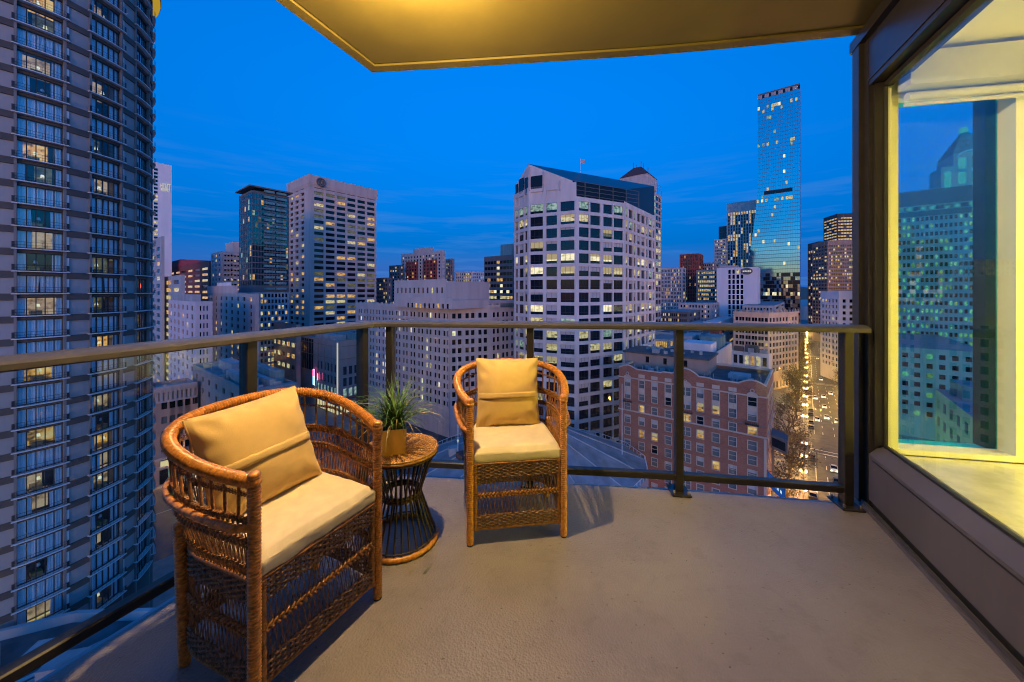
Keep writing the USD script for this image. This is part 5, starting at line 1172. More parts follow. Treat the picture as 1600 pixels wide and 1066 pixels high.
o = c + (P - c) * 1.02; m = MB(); m.add([*((*q, b.z1 + .1) for q in o), (*rid[0], zr), (*rid[1], zr)], [[0, 1, 5], [0, 5, 4], [1, 2, 5], [2, 3, 4], [2, 4, 5], [3, 0, 4]]); m.build('sloping_roof', 'red_roof', b.t)
b = B('concrete_flats', 'grey concrete apartment block with stacked balconies and a white lift house', 346, 225, 329.5, 378, 392.5)
b.faces((3, 5), 2.95, 1.5, (.5, .55), 'grey_stucco', litp=.12, seed=15); m = MB()
for z in floors(b.z1, G + 20, 2.95, .2, 1.9): 
    for k in (.1, .5): p = b.pc + (b.pr - b.pc) * k; m.obox((*(p + perp(SD) * 1.4), z[0]), (*((b.pr - b.pc) * .34), 0), (*(-perp(SD) * 1.4), 0), (0, 0, 1.0))
m.build('balconies', 'pale_concrete', b.t, kind='stuff'); b.roofbox(.2, .9, .62, .98, 6.5, 'pale_concrete', 'lift_house')
b = B('lavender_flats', 'pale lavender apartment building of stepped wings with small windows', 305, 128, 263.5, 332, 471.5)
b.faces((6, 3), 3.05, 1.75, (.4, .42), 'lavender_stucco', litp=.07, seed=16, rowlit={9: .7}); b.roofbox(.1, .8, .2, .7, 2.4)
bl = B('grey_flats', 'grey apartment wing with a column of pale balconies, joined behind the lavender flats', 399, 150, 326, 405, 459)
bl.faces((8, 1), 3.05, 1.7, (.32, .4), 'grey_stucco', litp=.12, seed=17); m = MB()
for z in floors(bl.z1, G + 10, 3.05, .2, 2.0): m.obox((*(bl.pl + CD * 4.5 + perp(CD) * 1.3), z[0]), (*(CD * 3.4), 0), (*(-perp(CD) * 1.3), 0), (0, 0, 1.0))
m.build('balconies', 'pale_concrete', bl.t, kind='stuff'); bl.roofbox(-.05, .62, .1, .8, 3.6, 'pale_concrete', 'penthouse'); bl.roofbox(.2, .5, .2, .7, 5.2, 'white_paint', 'lift_house')
# old building with cornice at the foot of the round tower
b = B('corniced_building', 'old pinkish stone building with a heavy cornice and paired windows beside the round tower', 240, 104, 232, 303.5, 606, cat='building')
b.wall = MB(); zz = [(zat(632 + 22.5 * k + 11, 104), zat(632 + 22.5 * k, 104)) for k in range(5)]
uu = []
for k in range(4): s = 1.6 + k * (b.R - 2) / 4; uu += [(s, s + 1.25), (s + 1.75, s + 3.0)]
w = facade(b.wall, b.pl, b.pc, G, b.z1, [], []); w = facade(b.wall, b.pc, b.pr, G, b.z1, uu, zz, .3); w3 = facade(MB(), b.pc, b.pr, G, b.z1, [], [])
b.close('pink_stone', .8, 'roof_grey'); 
for q in w:
    MB().add(q['q'], [[0, 1, 2, 3]]).build('window', 'curtain_pane' if q['r'] in (1, 2) else 'dark_glass', b.t)
nR = perp(SD); m = MB()
for z, h, o in ((b.z1 - 1.0, 1.0, 1.0), (b.z1 - 1.7, .6, .6), (b.z1 - 4.6, .5, .5), (zat(722, 104), .6, .5), (zat(736, 104), .5, .4)): m.obox((*(b.pc + nR * o - SD * .5), z), (*(SD * (b.R + 1)), 0), (*(-nR * o), 0), (0, 0, h))
m.build('cornice', 'pale_concrete', b.t); m = MB()
for k in range(9): m.obox((*(b.pc + nR * .22 + SD * (.3 + k * (b.R - .9) / 8)), b.z1 - 4.1), (*(SD * .6), 0), (*(-nR * .22), 0), (0, 0, 2.3))
m.build('pilasters', 'pale_concrete', b.t); m = MB()
for k in range(4): m.obox((*(b.pc + nR * .05 + SD * (1.4 + k * (b.R - 1.5) / 4)), zat(733, 104)), (*(SD * 3.4), 0), (*(-nR * .05), 0), (0, 0, 1.5))
m.build('shop_fascia', 'shop_light', b.t)
for k in range(4): MB().obox((*(b.pc + nR * .04 + SD * (1.2 + k * (b.R - 1.5) / 4)), G + .4), (*(SD * 3.6), 0), (*(-nR * .04), 0), (0, 0, 4.0)).build('shop_window', 'lit_cool' if k % 2 else 'office_glass', b.t)
# grey box with roof plant
b = B('flat_roofed_block', 'plain grey low block with equipment on its flat roof, behind the left armchair', 388, 86, 301, 464.5, 612)
b.faces((7, 6), 3.4, 1.5, (.30, .34), 'box_grey', top=2.3, litp=.04, seed=19, roof='roof_teal', parapet=.6, zlow=b.z1 - 10, m=(1.5, 1.5))
b.roofbox(.55, .9, .15, .35, 1.6, 'hvac'); b.roofbox(.2, .45, .4, .7, 2.2, 'office_grey'); b.roofbox(.6, .95, .5, .62, 1.2, 'hvac'); b.roofbox(.5, .9, .7, .9, 2.6, 'roof_teal')
# department store with neon
b.clutter(26, 3)
b = B('department_store', 'blank brownish stone department store with a lit corner, left of the corner posts', 527.8, 165, 466, 580, 533.5)
w = facade(b.wall, b.pl, b.pc, G, b.z1, spans(b.L, 6, .6, b.L * .50, 1.0), [(zat(y + 13, 165), zat(y, 165)) for y in (571, 590, 608)], .35); nl = len(w)
w += facade(b.wall, b.pc, b.pr, G, b.z1, spans(b.R, 5, .66, 2, 1), [(zat(y + 13, 165), zat(y, 165)) for y in (575, 593, 610)], .35); b.close('mall_stone', .8, 'roof_teal')
for q in w: MB().add(q['q'], [[0, 1, 2, 3]]).build('window', 'lit_cool' if q['r'] == 2 else 'office_glass', b.t)
nL = perp(CD); m = MB()
for k in range(5): m.obox((*(b.pl + CD * (b.L * .12 + k * 2.6) + nL * .1), zat(590, 165)), (*(CD * 1.9), 0), (*(-nL * .1), 0), (0, 0, 15))
m.build('glass_bay', 'office_glass', b.t); m = MB(); m.obox((*(b.pc + nL * .25 - CD * .5), zat(623, 165)), (*(CD * .75), 0), (*(SD * .3), 0), (0, 0, zat(536, 165) - zat(623, 165))); m.build('lit_corner_strip', 'sign_white', b.t)
m = MB()
for z in (zat(543, 165), zat(563, 165)): m.obox((*(b.pl + nL * .2), z), (*(CD * b.L), 0), (*(-nL * .2), 0), (0, 0, .25)).obox((*(b.pc + perp(SD) * .2), z), (*(SD * b.R), 0), (*(-perp(SD) * .2), 0), (0, 0, .25))
for k in (.55, .7, .85): m.obox((*(b.pl + CD * b.L * k + nL * .15), zat(600, 165)), (*(CD * .2), 0), (*(-nL * .15), 0), (0, 0, 17))
m.build('stone_joints', 'brown_panel', b.t); MB().obox((*(b.pl + nL * 2.2), zat(624, 165) - .5), (*(CD * (b.L + 2.2)), 0), (*(-nL * 2.2), 0), (0, 0, .8)).obox((*(b.pc + perp(SD) * 2.2), zat(624, 165) - .5), (*(SD * b.R), 0), (*(-perp(SD) * 2.2), 0), (0, 0, .8)).build('canopy', 'maroon', b.t)
b.roofbox(.3, .8, .2, .5, 1.5, 'hvac'); b.roofbox(.5, .95, .55, .8, 2.2, 'roof_teal'); b.roofbox(.05, .4, .5, .9, 1.2, 'hvac')
m = MB(); [m.obox((*(b.pc + nL * .03 - SD * 0 + CD * 0 - CD * (1.6 + 2.6 * k)), G + .3), (*(CD * 2.0), 0), (*(-nL * .03), 0), (0, 0, 3.6)) for k in range(9)]; [m.obox((*(b.pc + perp(SD) * .03 + SD * (1 + 2.8 * k)), G + .3), (*(SD * 2.2), 0), (*(-perp(SD) * .03), 0), (0, 0, 3.6)) for k in range(6)]; m.build('shop_windows', 'shop_light', b.t, kind='stuff')
b.clutter(24, 5)
ns = Thing('neon_sign', 'upright neon sign outlined in pink and blue on the department store', 'sign', (*(b.pl + CD * b.L * .47), zat(600, 165)))
q = b.pl + CD * b.L * .47 + nL * .6; z0, z1_ = zat(613, 165), zat(587, 165)
MB().obox((*(q - CD * .75), z0), (*(CD * 1.5), 0), (*(-nL * .3), 0), (0, 0, z1_ - z0)).build('board', 'dark_stone', ns)
o2 = [(-.75, .02), (.75, .02), (.75, .45), (-.75, .45)]
for (a, c_, mt) in ((0.0, .55, 'neon_blue'), (.55, 1.0, 'neon_pink')):
    m = MB(); [m.cyl((*(q + nL * .1 + CD * s), z0 + (z1_ - z0) * a), (*(q + nL * .1 + CD * s), z0 + (z1_ - z0) * c_), .13, 5) for s in (-.8, .8)]; zz = z0 if a == 0 else z1_; m.cyl((*(q + nL * .1 - CD * .8), zz), (*(q + nL * .1 + CD * .8), zz), .13, 5); m.build('neon_tube', mt, ns)
MB().cyl((*(q + CD * 4 + nL * .1), zat(603, 165)), (*(q + CD * 4 + nL * .1), zat(592, 165)), .15, 5).build('neon_tube', 'neon_pink', ns)
b = B('curved_store', 'pale low building left of the department store with a lit storey', 463, 180, 400, 470, 508); b.faces((9, 1), 5.5, 2.2, .7, 'mall_stone', top=9, litp=.5, seed=20, zlow=G + 14, rowlit={0: .95, 1: .4}, roof='roof_teal')
# ---------------------------------------------------------------- middle distance between the slab and the octagon
def simple(name, label, xc, Z, xl, xr, y, cols, pitch, h, fr, wall, seed, litp=.2, cat='building', **k):
    b = B(name, label, xc, Z, xl, xr, y, cat=cat); b.faces(cols, pitch, h, fr, wall, litp=litp, seed=seed, parapet=k.pop('parapet', 0), **k); return b
b = simple('red_panel_hotel', 'white framed hotel tower with two red brick panels, in the distance behind the stone store', 690, 330, 627, 696, 391, (13, 3), 3.2, 1.9, .45, 'pale_concrete', 41, .16, dark='dark_glass', top=3)
m = MB(); n_ = perp(CD)
for a, c_ in ((.15, .44), (.58, .90)): m.add(np.array([(*(b.pl + CD * b.L * u + n_ * .8), z) for u, z in ((a, G + 30), (c_, G + 30), (c_, b.z1 - 8), (a, b.z1 - 8))]), [[0, 1, 2, 3]])
ww_ = MB()
for a, c_ in ((.15, .44), (.58, .90)):
    p0 = b.pl + CD * b.L * a + n_ * 1.0; p1 = b.pl + CD * b.L * c_ + n_ * 1.0; q = facade(ww_, p0, p1, G + 30, b.z1 - 8, spans(np.linalg.norm(p1 - p0), 4, .5, .4, .4), floors(b.z1 - 8, G + 31, 3.2, 1.9, 1), .3); glaze(b.t, q, .15, seed=43)
    for e in (p0, p1): ww_.quad((*e, G + 30), (*(e - n_), G + 30), (*(e - n_), b.z1 - 8), (*e, b.z1 - 8))
ww_.build('brick_panel', 'red_panel', b.t); b.roofbox(.3, .75, .2, .8, 4, 'pale_concrete', 'roof_house')
simple('dark_flats', 'dark narrow apartment tower left of the red panelled hotel', 625, 345, 608, 631, 414, (4, 1), 3, 1.6, .6, 'dark_stone', 44, .15)
simple('dark_office', 'dark low office block with scattered lights beside the concrete slab', 606, 300, 588, 612, 434, (5, 1), 3.4, 1.7, .6, 'dark_stone', 45, .25)
simple('pink_flats', 'slim pinkish tower right of the red panelled hotel', 707, 360, 696, 710, 404, (4, 1), 3, 1.7, .5, 'tan_stone', 46, .12)
simple('white_flats', 'pale apartment tower with a narrow blue stair strip, in the distance', 738, 340, 711, 757.5, 424, (8, 6), 3, 1.7, .5, 'white_concrete', 47, .12)
simple('small_white_flats', 'small white apartment block partly behind the dark striped office', 752, 380, 742, 776, 432, (3, 6), 3, 1.6, .5, 'white_concrete', 48, .1)
b = simple('striped_office', 'dark office block of glass and spandrel stripes with lit floors', 802, 215, 757, 812, 398, (2, 1), 3.5, 1.9, .97, 'dark_stone', 49, .1, m=(.2, .2), dark='office_glass', lits=('lit_warm', 'lit_office'), finish=True)
b.wall = MB(); w = facade(b.wall, b.pl + perp(CD) * .3, b.pc + perp(CD) * .3, G, b.z1, spans(b.L, 9, .93, .2, .2), floors(b.z1, G + 10, 3.5, 1.8, 3), .2); b.wall.build('striped_front', 'dark_stone', b.t); glaze(b.t, w, .08, ('lit_warm', 'lit_office', 'lit_bright'), 'office_glass', {6: .6, 7: .35, 9: .3, 10: .6, 12: .55, 14: .6}, seed=51, clump=.4)
b.roofbox(.55, .98, .1, .6, 6.5, 'roof_teal', 'roof_house')
# theatre roof sign
q = pt(704, 300); t = Thing('roof_sign', 'glowing red sign with a domed crest on a low dark red roof in the distance', 'sign', (*q, zat(462, 300)))
m = MB(); m.cbox((*q, zat(458, 300)), (19, 8, 12), -.68); m.build('roof_base', 'maroon', t)
m = MB(); A = np.linspace(0, math.pi, 12); m.add([(*(q + CD * 0 - perp(CD) * -0), zat(452, 300))] + [(*(q + CD * 8 * math.cos(a) + perp(CD) * 5), zat(452, 300) + 6 * math.sin(a)) for a in A], [[0, k, k + 1] for k in range(1, 12)]); m.build('crest', 'red_panel', t)
m = MB(); m.tube([(*(q + CD * 8.2 * math.cos(a) + perp(CD) * 5.3), zat(452, 300) + 6.2 * math.sin(a)) for a in A], .55, 5)
for k in np.linspace(-8.5, 8.5, 9): m.cyl((*(q + CD * k + perp(CD) * 5.5), zat(451, 300)), (*(q + CD * (k + .8) + perp(CD) * 5.5), zat(446, 300) + .6 * math.sin(k * 3)), .6, 5)
m.build('neon_tube', 'neon_red', t); m = MB(); m.obox((*(q - CD * 8 + perp(CD) * 5.2), zat(457.5, 300)), (*(CD * 16), 0), (*(-perp(CD) * .3), 0), (0, 0, .5)); m.build('light_strip', 'sign_white', t)

# ---------------------------------------------------------------- tower with a dark pointed roof behind the octagon
b = simple('pointed_roof_tower', 'stone and glass tower with a dark pointed roof, rising behind the octagonal office tower', 1011, 205, 966, 1033, 292, (12, 5), 3.8, 2.5, (.45, .92), 'pale_concrete', 52, .25, dark='office_glass', lits=('lit_cool', 'lit_office'), m=(1, .3), top=2)
zb = zat(279, 212); zz = zat(262, 212); c0 = pt(969, 212); L = solve(c0, CD, 1012); 
m = MB(); c1 = c0 + CD * L; m.prism([c0, c1, c1 + SD * L, c0 + SD * L], b.z1, zb); m.build('upper_storey', 'pale_concrete', b.t)
m = MB(); sq = np.array([c0, c1, c1 + SD * L, c0 + SD * L]); c = sq.mean(0); o = c + (sq - c) * 1.04; i_ = c + (sq - c) * .28; i = np.arange(4); m.add(np.vstack([np.c_[o, np.full(4, zb)], np.c_[i_, np.full(4, zz)]]), np.c_[i, (i + 1) % 4, (i + 1) % 4 + 4, i + 4]); m.cap(i_, zz); m.cap(o, zb, True); m.build('pointed_roof', 'slate', b.t)
m = MB(); [m.cyl((*p, z), (*p, z + 3), .14, 4) for p, z in [(q, zz) for q in i_] + [(o[1], zb)]]; m.build('finials', 'slate', b.t)
m = MB(); [m.cyl((*(b.pc + SD * s), b.z1), (*(b.pc + SD * s), b.z1 + 5.5), .12, 4) for s in np.linspace(0, b.R, 5)]; [m.cyl((*b.pc, b.z1 + z), (*b.pr, b.z1 + z), .1, 4) for z in (2.7, 5.4)]; m.build('roof_screen', 'roof_teal', b.t)
simple('pinstriped_office', 'pale office block with close dark window strips right of the pointed tower', 1066, 330, 1030, 1072, 418, (14, 1), 3.4, 2.2, .5, 'pale_concrete', 53, .2)
simple('red_tower', 'slim red tower beside the pinstriped office', 1092, 345, 1062, 1099, 396, (10, 2), 3.3, 2.4, .5, 'red_panel', 54, .06)
simple('brown_office', 'brown office block with rows of lit windows behind the white striped building', 1128, 300, 1088, 1132, 421, (12, 1), 3.6, 1.8, .7, 'tan_stone', 55, .45)
simple('small_grey_office', 'small grey office block stepping up towards the dark pinstriped tower', 1135, 420, 1116, 1137, 373, (7, 1), 3.6, 1.7, .7, 'office_grey', 56, .25)
simple('small_dark_tower', 'small dark tower just left of the dark pinstriped tower', 1136, 480, 1123, 1138, 353, (4, 1), 3.6, 1.7, .6, 'dark_stone', 57, .1)
simple('tan_office', 'low tan office behind the brown office block', 1118, 360, 1090, 1124, 410, (8, 1), 3.6, 1.8, .5, 'tan_stone', 58, .2)
b = simple('pinstriped_tower', 'dark office tower with thin white vertical fins and a plain white top', 1184, 440, 1135.5, 1190, 312, (11, 3), 3.9, 3.4, .62, 'white_concrete', 59, .12, top=12, cat='tower', rowlit={0: .8, 3: .6, 7: .5, 8: .5, 12: .4})
b = B('white_striped_building', 'white blank building with a dark central stripe and an oval emblem', 1183.5, 262, 1120, 1188, 417)
us = [(b.L * .27 + .6 + k * 2.6, b.L * .27 + 2.2 + k * 2.6) for k in range(4)]; w = facade(b.wall, b.pl, b.pc, G, b.z1, us, floors(b.z1, G + 8, 3.7, 3.0, 1.5), .6); b.wall.quad((*b.pc, G), (*b.pr, G), (*b.pr, b.z1), (*b.pc, b.z1)); b.close('white_paint', .8, 'roof_grey'); glaze(b.t, w, .05, seed=60)
n_ = perp(CD); q = b.pl + CD * solve(b.pl, CD, 1167) + n_ * .3; zq = zat(424.5, 270); A = np.arange(20) * math.pi / 10
m = MB(); m.add([(*q, zq)] + [(*(q + CD * 3.6 * math.cos(a)), zq + 2.4 * math.sin(a)) for a in A], [[0, k + 1, (k + 1) % 20 + 1] for k in range(20)]); m.build('emblem', 'dark_stone', b.t)
m = MB(); [m.obox((*(q + CD * x + n_ * .12), zq - .5), (*(CD * .75), 0), (*(-n_ * .05), 0), (0, 0, 1.0 + .2 * (k % 2))) for k, x in enumerate((-2.5, -1.4, -.3, .8, 1.8))]; m.build('emblem_mark', 'sign_white', b.t)
b.roofbox(.05, .5, .2, .6, 2.0, 'office_grey')
simple('low_dark_offices', 'row of low dark offices right of the octagonal tower', 1076, 230, 1030, 1110, 487, (14, 6), 3.3, 1.7, .6, 'dark_stone', 61, .2)
simple('low_grey_offices', 'low grey building in front of the brown office block', 1112, 250, 1060, 1124, 474, (10, 3), 3.3, 1.7, .5, 'grey_stucco', 62, .15)
simple('lit_low_building', 'low building with a glowing yellow front right of the octagonal tower', 1046, 175, 1010, 1068, 531, (10, 4), 6, 4.2, .8, 'cream_stone', 63, .95, lits=('lit_warm',), top=1, zlow=G + 10)
# ---------------------------------------------------------------- ornate white building by the avenue
dl = np.array([-.62, .785]); dr = np.array([.887, .463])
b = B('ornate_white_building', 'ornate pale building with a decorated parapet, its avenue side lit warm by the street', 1200.5, 205, 1146, 1247.5, 490, dl=dl, dr=dr)
zl = G + 7; w = facade(b.wall, b.pl, b.pc, G, b.z1, [s for k in range(5) for s in ((1.0 + k * (b.L - 1.5) / 5, 2.5 + k * (b.L - 1.5) / 5), (3.0 + k * (b.L - 1.5) / 5, 4.5 + k * (b.L - 1.5) / 5))], floors(b.z1, zl, 3.5, 2.1, 2.6), .4)
glaze(b.t, w, .04, dark='office_glass', seed=64, lits=('lit_warm',)); k9 = (b.R - 1.5) / 9
w = facade(b.wall, b.pc, b.pr, G, b.z1, spans(b.R, 9, .62, .8, .8), floors(b.z1, zl, 3.5, 2.2, 2.6) + [(G + 1, G + 4.6)], .4); b.close('cream_stone', .8, 'roof_grey'); glaze(b.t, w, .06, ('lit_warm',), 'dark_glass', {8: .8, 9: .25}, seed=65)
m = MB()
for a, c_ in ((b.pl, b.pc), (b.pc, b.pr)):
    m.beam(a, c_, .7, b.z1 - .4, b.z1 + .4, -.35); d = (c_ - a) / np.linalg.norm(c_ - a); Ln = np.linalg.norm(c_ - a)
    for f in (.08, .32, .56, .9):
        p = a + d * Ln * f; m.add([(*(p - d * 1.6), b.z1 + .4), (*(p + d * 1.6), b.z1 + .4), (*p, b.z1 + 2.6), (*(p - d * 1.6 - perp(d) * .6 * -1), b.z1 + .4)], [[0, 1, 2], [1, 0, 2]])
    for k in np.arange(1, Ln, 3.0): m.cbox((*(a + d * k), b.z1 + .9), (.5, .5, 1.3), 0)
m.build('parapet_ornament', 'cream_stone', b.t)
simple('teal_roofed_block', 'grey-blue block with a row of dark windows rising behind the ornate building', 1210, 232, 1160, 1226, 478, (9, 2), 3.4, 1.5, .5, 'office_grey', 66, .1)
b = B('arcaded_building', 'low white building with a row of tall dark windows in front of the ornate building', 1201, 160, 1143, 1206, 554, dl=dl, dr=dr)
w = facade(b.wall, b.pl, b.pc, G, b.z1, spans(b.L, 6, .74, .4, .4), [(b.z1 - 5.6, b.z1 - 1.7), (b.z1 - 11.5, b.z1 - 7.6)], .5); b.wall.quad((*b.pc, G), (*b.pr, G), (*b.pr, b.z1), (*b.pc, b.z1)); b.close('white_concrete', .8, 'roof_dark'); glaze(b.t, w, .2, dark='dark_glass', seed=67)
for u0, u1, v0, v1, h, mt in ((.05, .3, .15, .5, 2.2, 'dark_brown'), (.35, .7, .3, .8, 3.2, 'roof_dark'), (.45, .6, .1, .25, 1.8, 'hvac'), (.75, .95, .3, .6, 1.5, 'hvac')): b.roofbox(u0, u1, v0, v1, h, mt)
b.clutter(22, 9)
b = B('low_white_roofs', 'low white block with a pale blue roof house behind the brick hotel', 1120, 150, 1040, 1142, 557, roof := None) if False else B('low_white_block', 'low white block with a pale blue roof house behind the brick hotel', 1112, 150, 1030, 1144, 556)
b.faces((0, 0), 3, 1, .5, 'white_concrete', parapet=.9, roof='roof_dark'); b.roofbox(.35, .92, .15, .38, 3.6, 'white_paint', 'roof_house'); b.roofbox(.55, .95, .45, .75, 5.0, 'roof_teal', 'roof_house'); b.roofbox(.1, .35, .5, .9, 4.2, 'pale_concrete', 'roof_house'); b.roofbox(.6, .8, .8, .95, 6.2, 'maroon', 'roof_tank')
b.clutter(30, 7)
b = B('long_grey_roof', 'long dark flat roof behind the low white block', 1100, 185, 1020, 1160, 524); b.faces((8, 4), 4, 1.6, .5, 'grey_stucco', litp=.1, seed=69, roof='roof_dark', top=2); b.roofbox(.3, .7, .2, .5, 2.5, 'hvac'); b.roofbox(.65, .95, .3, .8, 3.6, 'white_concrete', 'roof_house'); b.roofbox(.1, .25, .4, .8, 2.0, 'roof_grey')
b.clutter(40, 8)
# ---------------------------------------------------------------- right of the avenue
def right_block(name, label, t0, t1, off, z1, dep, wall, seed, fr=.5, pitch=3.6, h=1.8, litp=.2, roof='roof_grey', near=True, top=2, cat='building', nc=None, lits=('lit_warm', 'lit_office'), cs=3.2):
    p0 = CD * off + SD * t1; p1 = CD * off + SD * t0; p2 = p1 + CD * dep; p3 = p0 + CD * dep
    t = Thing(name, label, cat, (*((p0 + p2) / 2), G)); wl_ = MB(); zs = floors(z1, G + 5, pitch, h, top)
    w = facade(wl_, p0, p1, G, z1, spans(t1 - t0, max(1, int((t1 - t0) / cs)), fr, .8, .8), zs, .35); w += facade(wl_, p1, p2, G, z1, spans(dep, nc or max(1, int(dep / cs)), fr, .8, .8), zs, .35)
    for a, c_ in ((p2, p3), (p3, p0)): wl_.quad((*a, G), (*c_, G), (*c_, z1), (*a, z1))
    wl_.build('wall', wall, t); MB().cap([p0, p1, p2, p3], z1 - .03).build('roof', roof, t); glaze(t, w, litp, lits, seed=seed); return t, (p0, p1, p2, p3)
b = simple('brown_tower', 'tan office tower with lit rows at the right edge, beside the window frame', 1293, 395, 1281, 1345, 376, (5, 16), 3.75, 2.0, (.7, .8), 'tan_stone', 71, .22, top=6, cat='tower', rowlit={2: .5, 7: .5, 8: .6}, dl=None) if False else None
pcx = pt(1292, 395); dR = np.array([.97, -.24]); dLq = np.array([-.24, .97])
def framed(name, label, xc, Z, xr, dr, dep, y, cols, pitch, h, fr, wall, seed, litp, top=5, rowlit=None, dark='dark_glass', left_wall=True, lcols=5, xl=None):
    p = pt(xc, Z); r = p + dr * solve(p, dr, xr); bk = np.array([-dr[1], dr[0]]); l = p + bk * dep; z1 = zat(y, Z)
    t = Thing(name, label, 'tower', (*((p + r) / 2), G)); wl_ = MB(); zs = floors(z1, G + 8, pitch, h, top)
    w = facade(wl_, l, p, G, z1, spans(dep, lcols, fr, 1, 1), zs, .4); w += facade(wl_, p, r, G, z1, spans(np.linalg.norm(r - p), cols, fr, 1, 1), zs, .4); q = l + r - p
    for a, c_ in ((r, q), (q, l)): wl_.quad((*a, G), (*c_, G), (*c_, z1), (*a, z1))
    wl_.build('wall', wall, t); MB().cap([l, p, r, q], z1 - .02).build('roof', 'roof_grey', t); glaze(t, w, litp, dark=dark, rowlit=rowlit, seed=seed); return t
framed('brown_tower', 'tan office tower with lit rows at the right edge, beside the window frame', 1293, 395, 1350, dR, 30, 376, 15, 3.75, 2.0, .74, 'tan_stone', 71, .2, rowlit={3: .5, 8: .55, 9: .6})
framed('dark_glass_tower', 'narrow dark glass tower just left of the tan office tower', 1281, 410, 1293, dR, 25, 377, 4, 3.75, 2.6, .8, 'dark_stone', 72, .3, dark='office_glass')
framed('dark_top_tower', 'dark brown tower with bright window rows rising behind the tan office tower', 1308, 470, 1360, dR, 30, 334, 11, 3.8, 1.8, .95, 'dark_brown', 73, .7, rowlit={k: .85 for k in range(12)})
framed('white_corner_building', 'white building with square windows near the right post of the railing', 1311, 225, 1360, dR, 20, 455, 4, 3.6, 2.0, .5, 'white_paint', 74, .15, top=5)
right_block('avenue_block', 'pale grey building along the right side of the avenue, seen past the railing post', 205, 285, 20.5, -20, 30, 'office_grey', 75)
right_block('far_avenue_block', 'dark building farther along the right side of the avenue', 306, 405, 20.5, -6, 40, 'dark_stone', 76, litp=.35)
right_block('distant_right_block', 'distant block at the far right end of the avenue', 426, 535, 20.5, 2, 40, 'grey_stucco', 77, litp=.3)
right_block('left_avenue_block', 'tall narrow block on the left side of the avenue past the ornate building', 306, 405, -42, -18, 33, 'tan_stone', 78, litp=.3) if False else None
simple('distant_terminal', 'distant low pale building at the end of the avenue under the hill', 1284, 900, 1245, 1290, 474, (10, 2), 4, 2, .6, 'pale_concrete', 79, .3)
simple('distant_slim_tower', 'distant slim tan tower at the end of the avenue', 1278, 700, 1271, 1281, 473, (3, 1), 4, 2, .5, 'tan_stone', 80, .2)
# ---------------------------------------------------------------- buildings seen through the lit room on the right
b = framed('grid_office', 'broad office block of square lit windows seen through the glass of the lit room', 1378, 196, 1660, np.array([.80, -.60]), 30, 306, 34, 3.85, 2.0, .66, 'office_grey', 81, .26, top=13, rowlit={3: .4, 6: .45, 8: .3, 10: .35, 12: .7, 13: .4, 15: .55, 16: .5})
p = pt(1378, 196); dq = np.array([.80, -.60]); nq = perp(dq); L_ = solve(p, dq, 1660); z1 = zat(306, 196)
MB().obox((*(p + nq * .5), z1 - 7.0), (*(dq * L_), 0), (*(-nq * .5), 0), (0, 0, 7.4)).build('top_band', 'dark_stone', b); MB().obox((*(p + nq * .45), z1 - 12.6), (*(dq * L_), 0), (*(-nq * .45), 0), (0, 0, 2.6)).build('middle_band', 'dark_stone', b)
w = []
for k in range(34): 
    a = p + dq * (1 + k * (L_ - 2) / 34) + nq * .06; e = a + dq * 2.2; MB().quad((*a, z1 - 9.6), (*e, z1 - 9.6), (*e, z1 - 7.6), (*a, z1 - 7.6)).build('window', 'lit_cool' if (k * 7) % 5 < 2 else 'office_glass', b)
p = pt(1470, 330); dq = np.array([.86, -.51]); L_ = solve(p, dq, 1552); nq = perp(dq); z1 = zat(243, 330); zb = G
t = Thing('crowned_tower', 'tower with a stepped pyramid crown and lantern seen through the lit room', 'tower', (*p, G)); c = p + dq * L_ * .6 - nq * 20
m = MB(); sq = np.array([p + dq * L_ * .25, p + dq * L_, p + dq * L_ - nq * 30, p + dq * L_ * .25 - nq * 30]); m.prism(sq, G, z1); m.build('shaft', 'pale_concrete', t)
m = MB(); m.prism([p, p + dq * L_ * .25, p + dq * L_ * .25 - nq * 22, p - nq * 22], G, zat(262, 330)); m.build('side_bay', 'pale_concrete', t); c = sq.mean(0); m = MB(); z = z1
for k in range(8): f = 1 - k * .115; m.prism(c + (sq - c) * f, z + .01, z + 2.6); z += 2.6
m.build('stepped_crown', 'roof_teal', t); m = MB(); m.cbox((*c, z + 2.5), (5, 5, 5), .5); m.build('lantern', 'lit_cool', t); m = MB()
for u in (.34, .6, .82):
    for k in range(2): a = p + dq * L_ * u + nq * .2; m.quad((*a, z1 - 14 - 13 * k), (*(a + dq * L_ * .15), z1 - 14 - 13 * k), (*(a + dq * L_ * .15), z1 - 4 - 13 * k), (*a, z1 - 4 - 13 * k))
a = p + dq * L_ * .07 + nq * .2; m.quad((*a, z1 - 34), (*(a + dq * L_ * .13), z1 - 34), (*(a + dq * L_ * .13), z1 - 15), (*a, z1 - 15)); m.build('lit_windows', 'lit_cool', t, kind='stuff')
m = MB(); A = np.linspace(0, math.pi, 9); q = p + dq * L_ * .62 + nq * .4; m.tube([(*(q + dq * L_ * .3 * math.cos(a)), z1 - 3.5 + 5 * math.sin(a)) for a in A], .8, 4); m.build('arched_cornice', 'white_paint', t)
t, (p0, p1, p2, p3) = right_block('skylit_roof_building', 'stone building with slanted skylights on its blue roof, seen through the lit room', 78, 142, 25.5, -23.5, 40, 'grey_stucco', 83, fr=.42, pitch=4.3, h=2.4, litp=.12, roof='roof_teal', cs=5.0)
for k in range(9):
    q = p1 * (1 - k / 10) + p0 * (k / 10) + CD * (5 + 1.1 * k * .3) + SD * 4; MB().obox((*q, -23.5), (*(CD * 4.2), 0), (*(SD * 1.2), 0), (0, 0, .8)).build('skylight', 'maroon' if k % 2 else 'brown_panel', t)
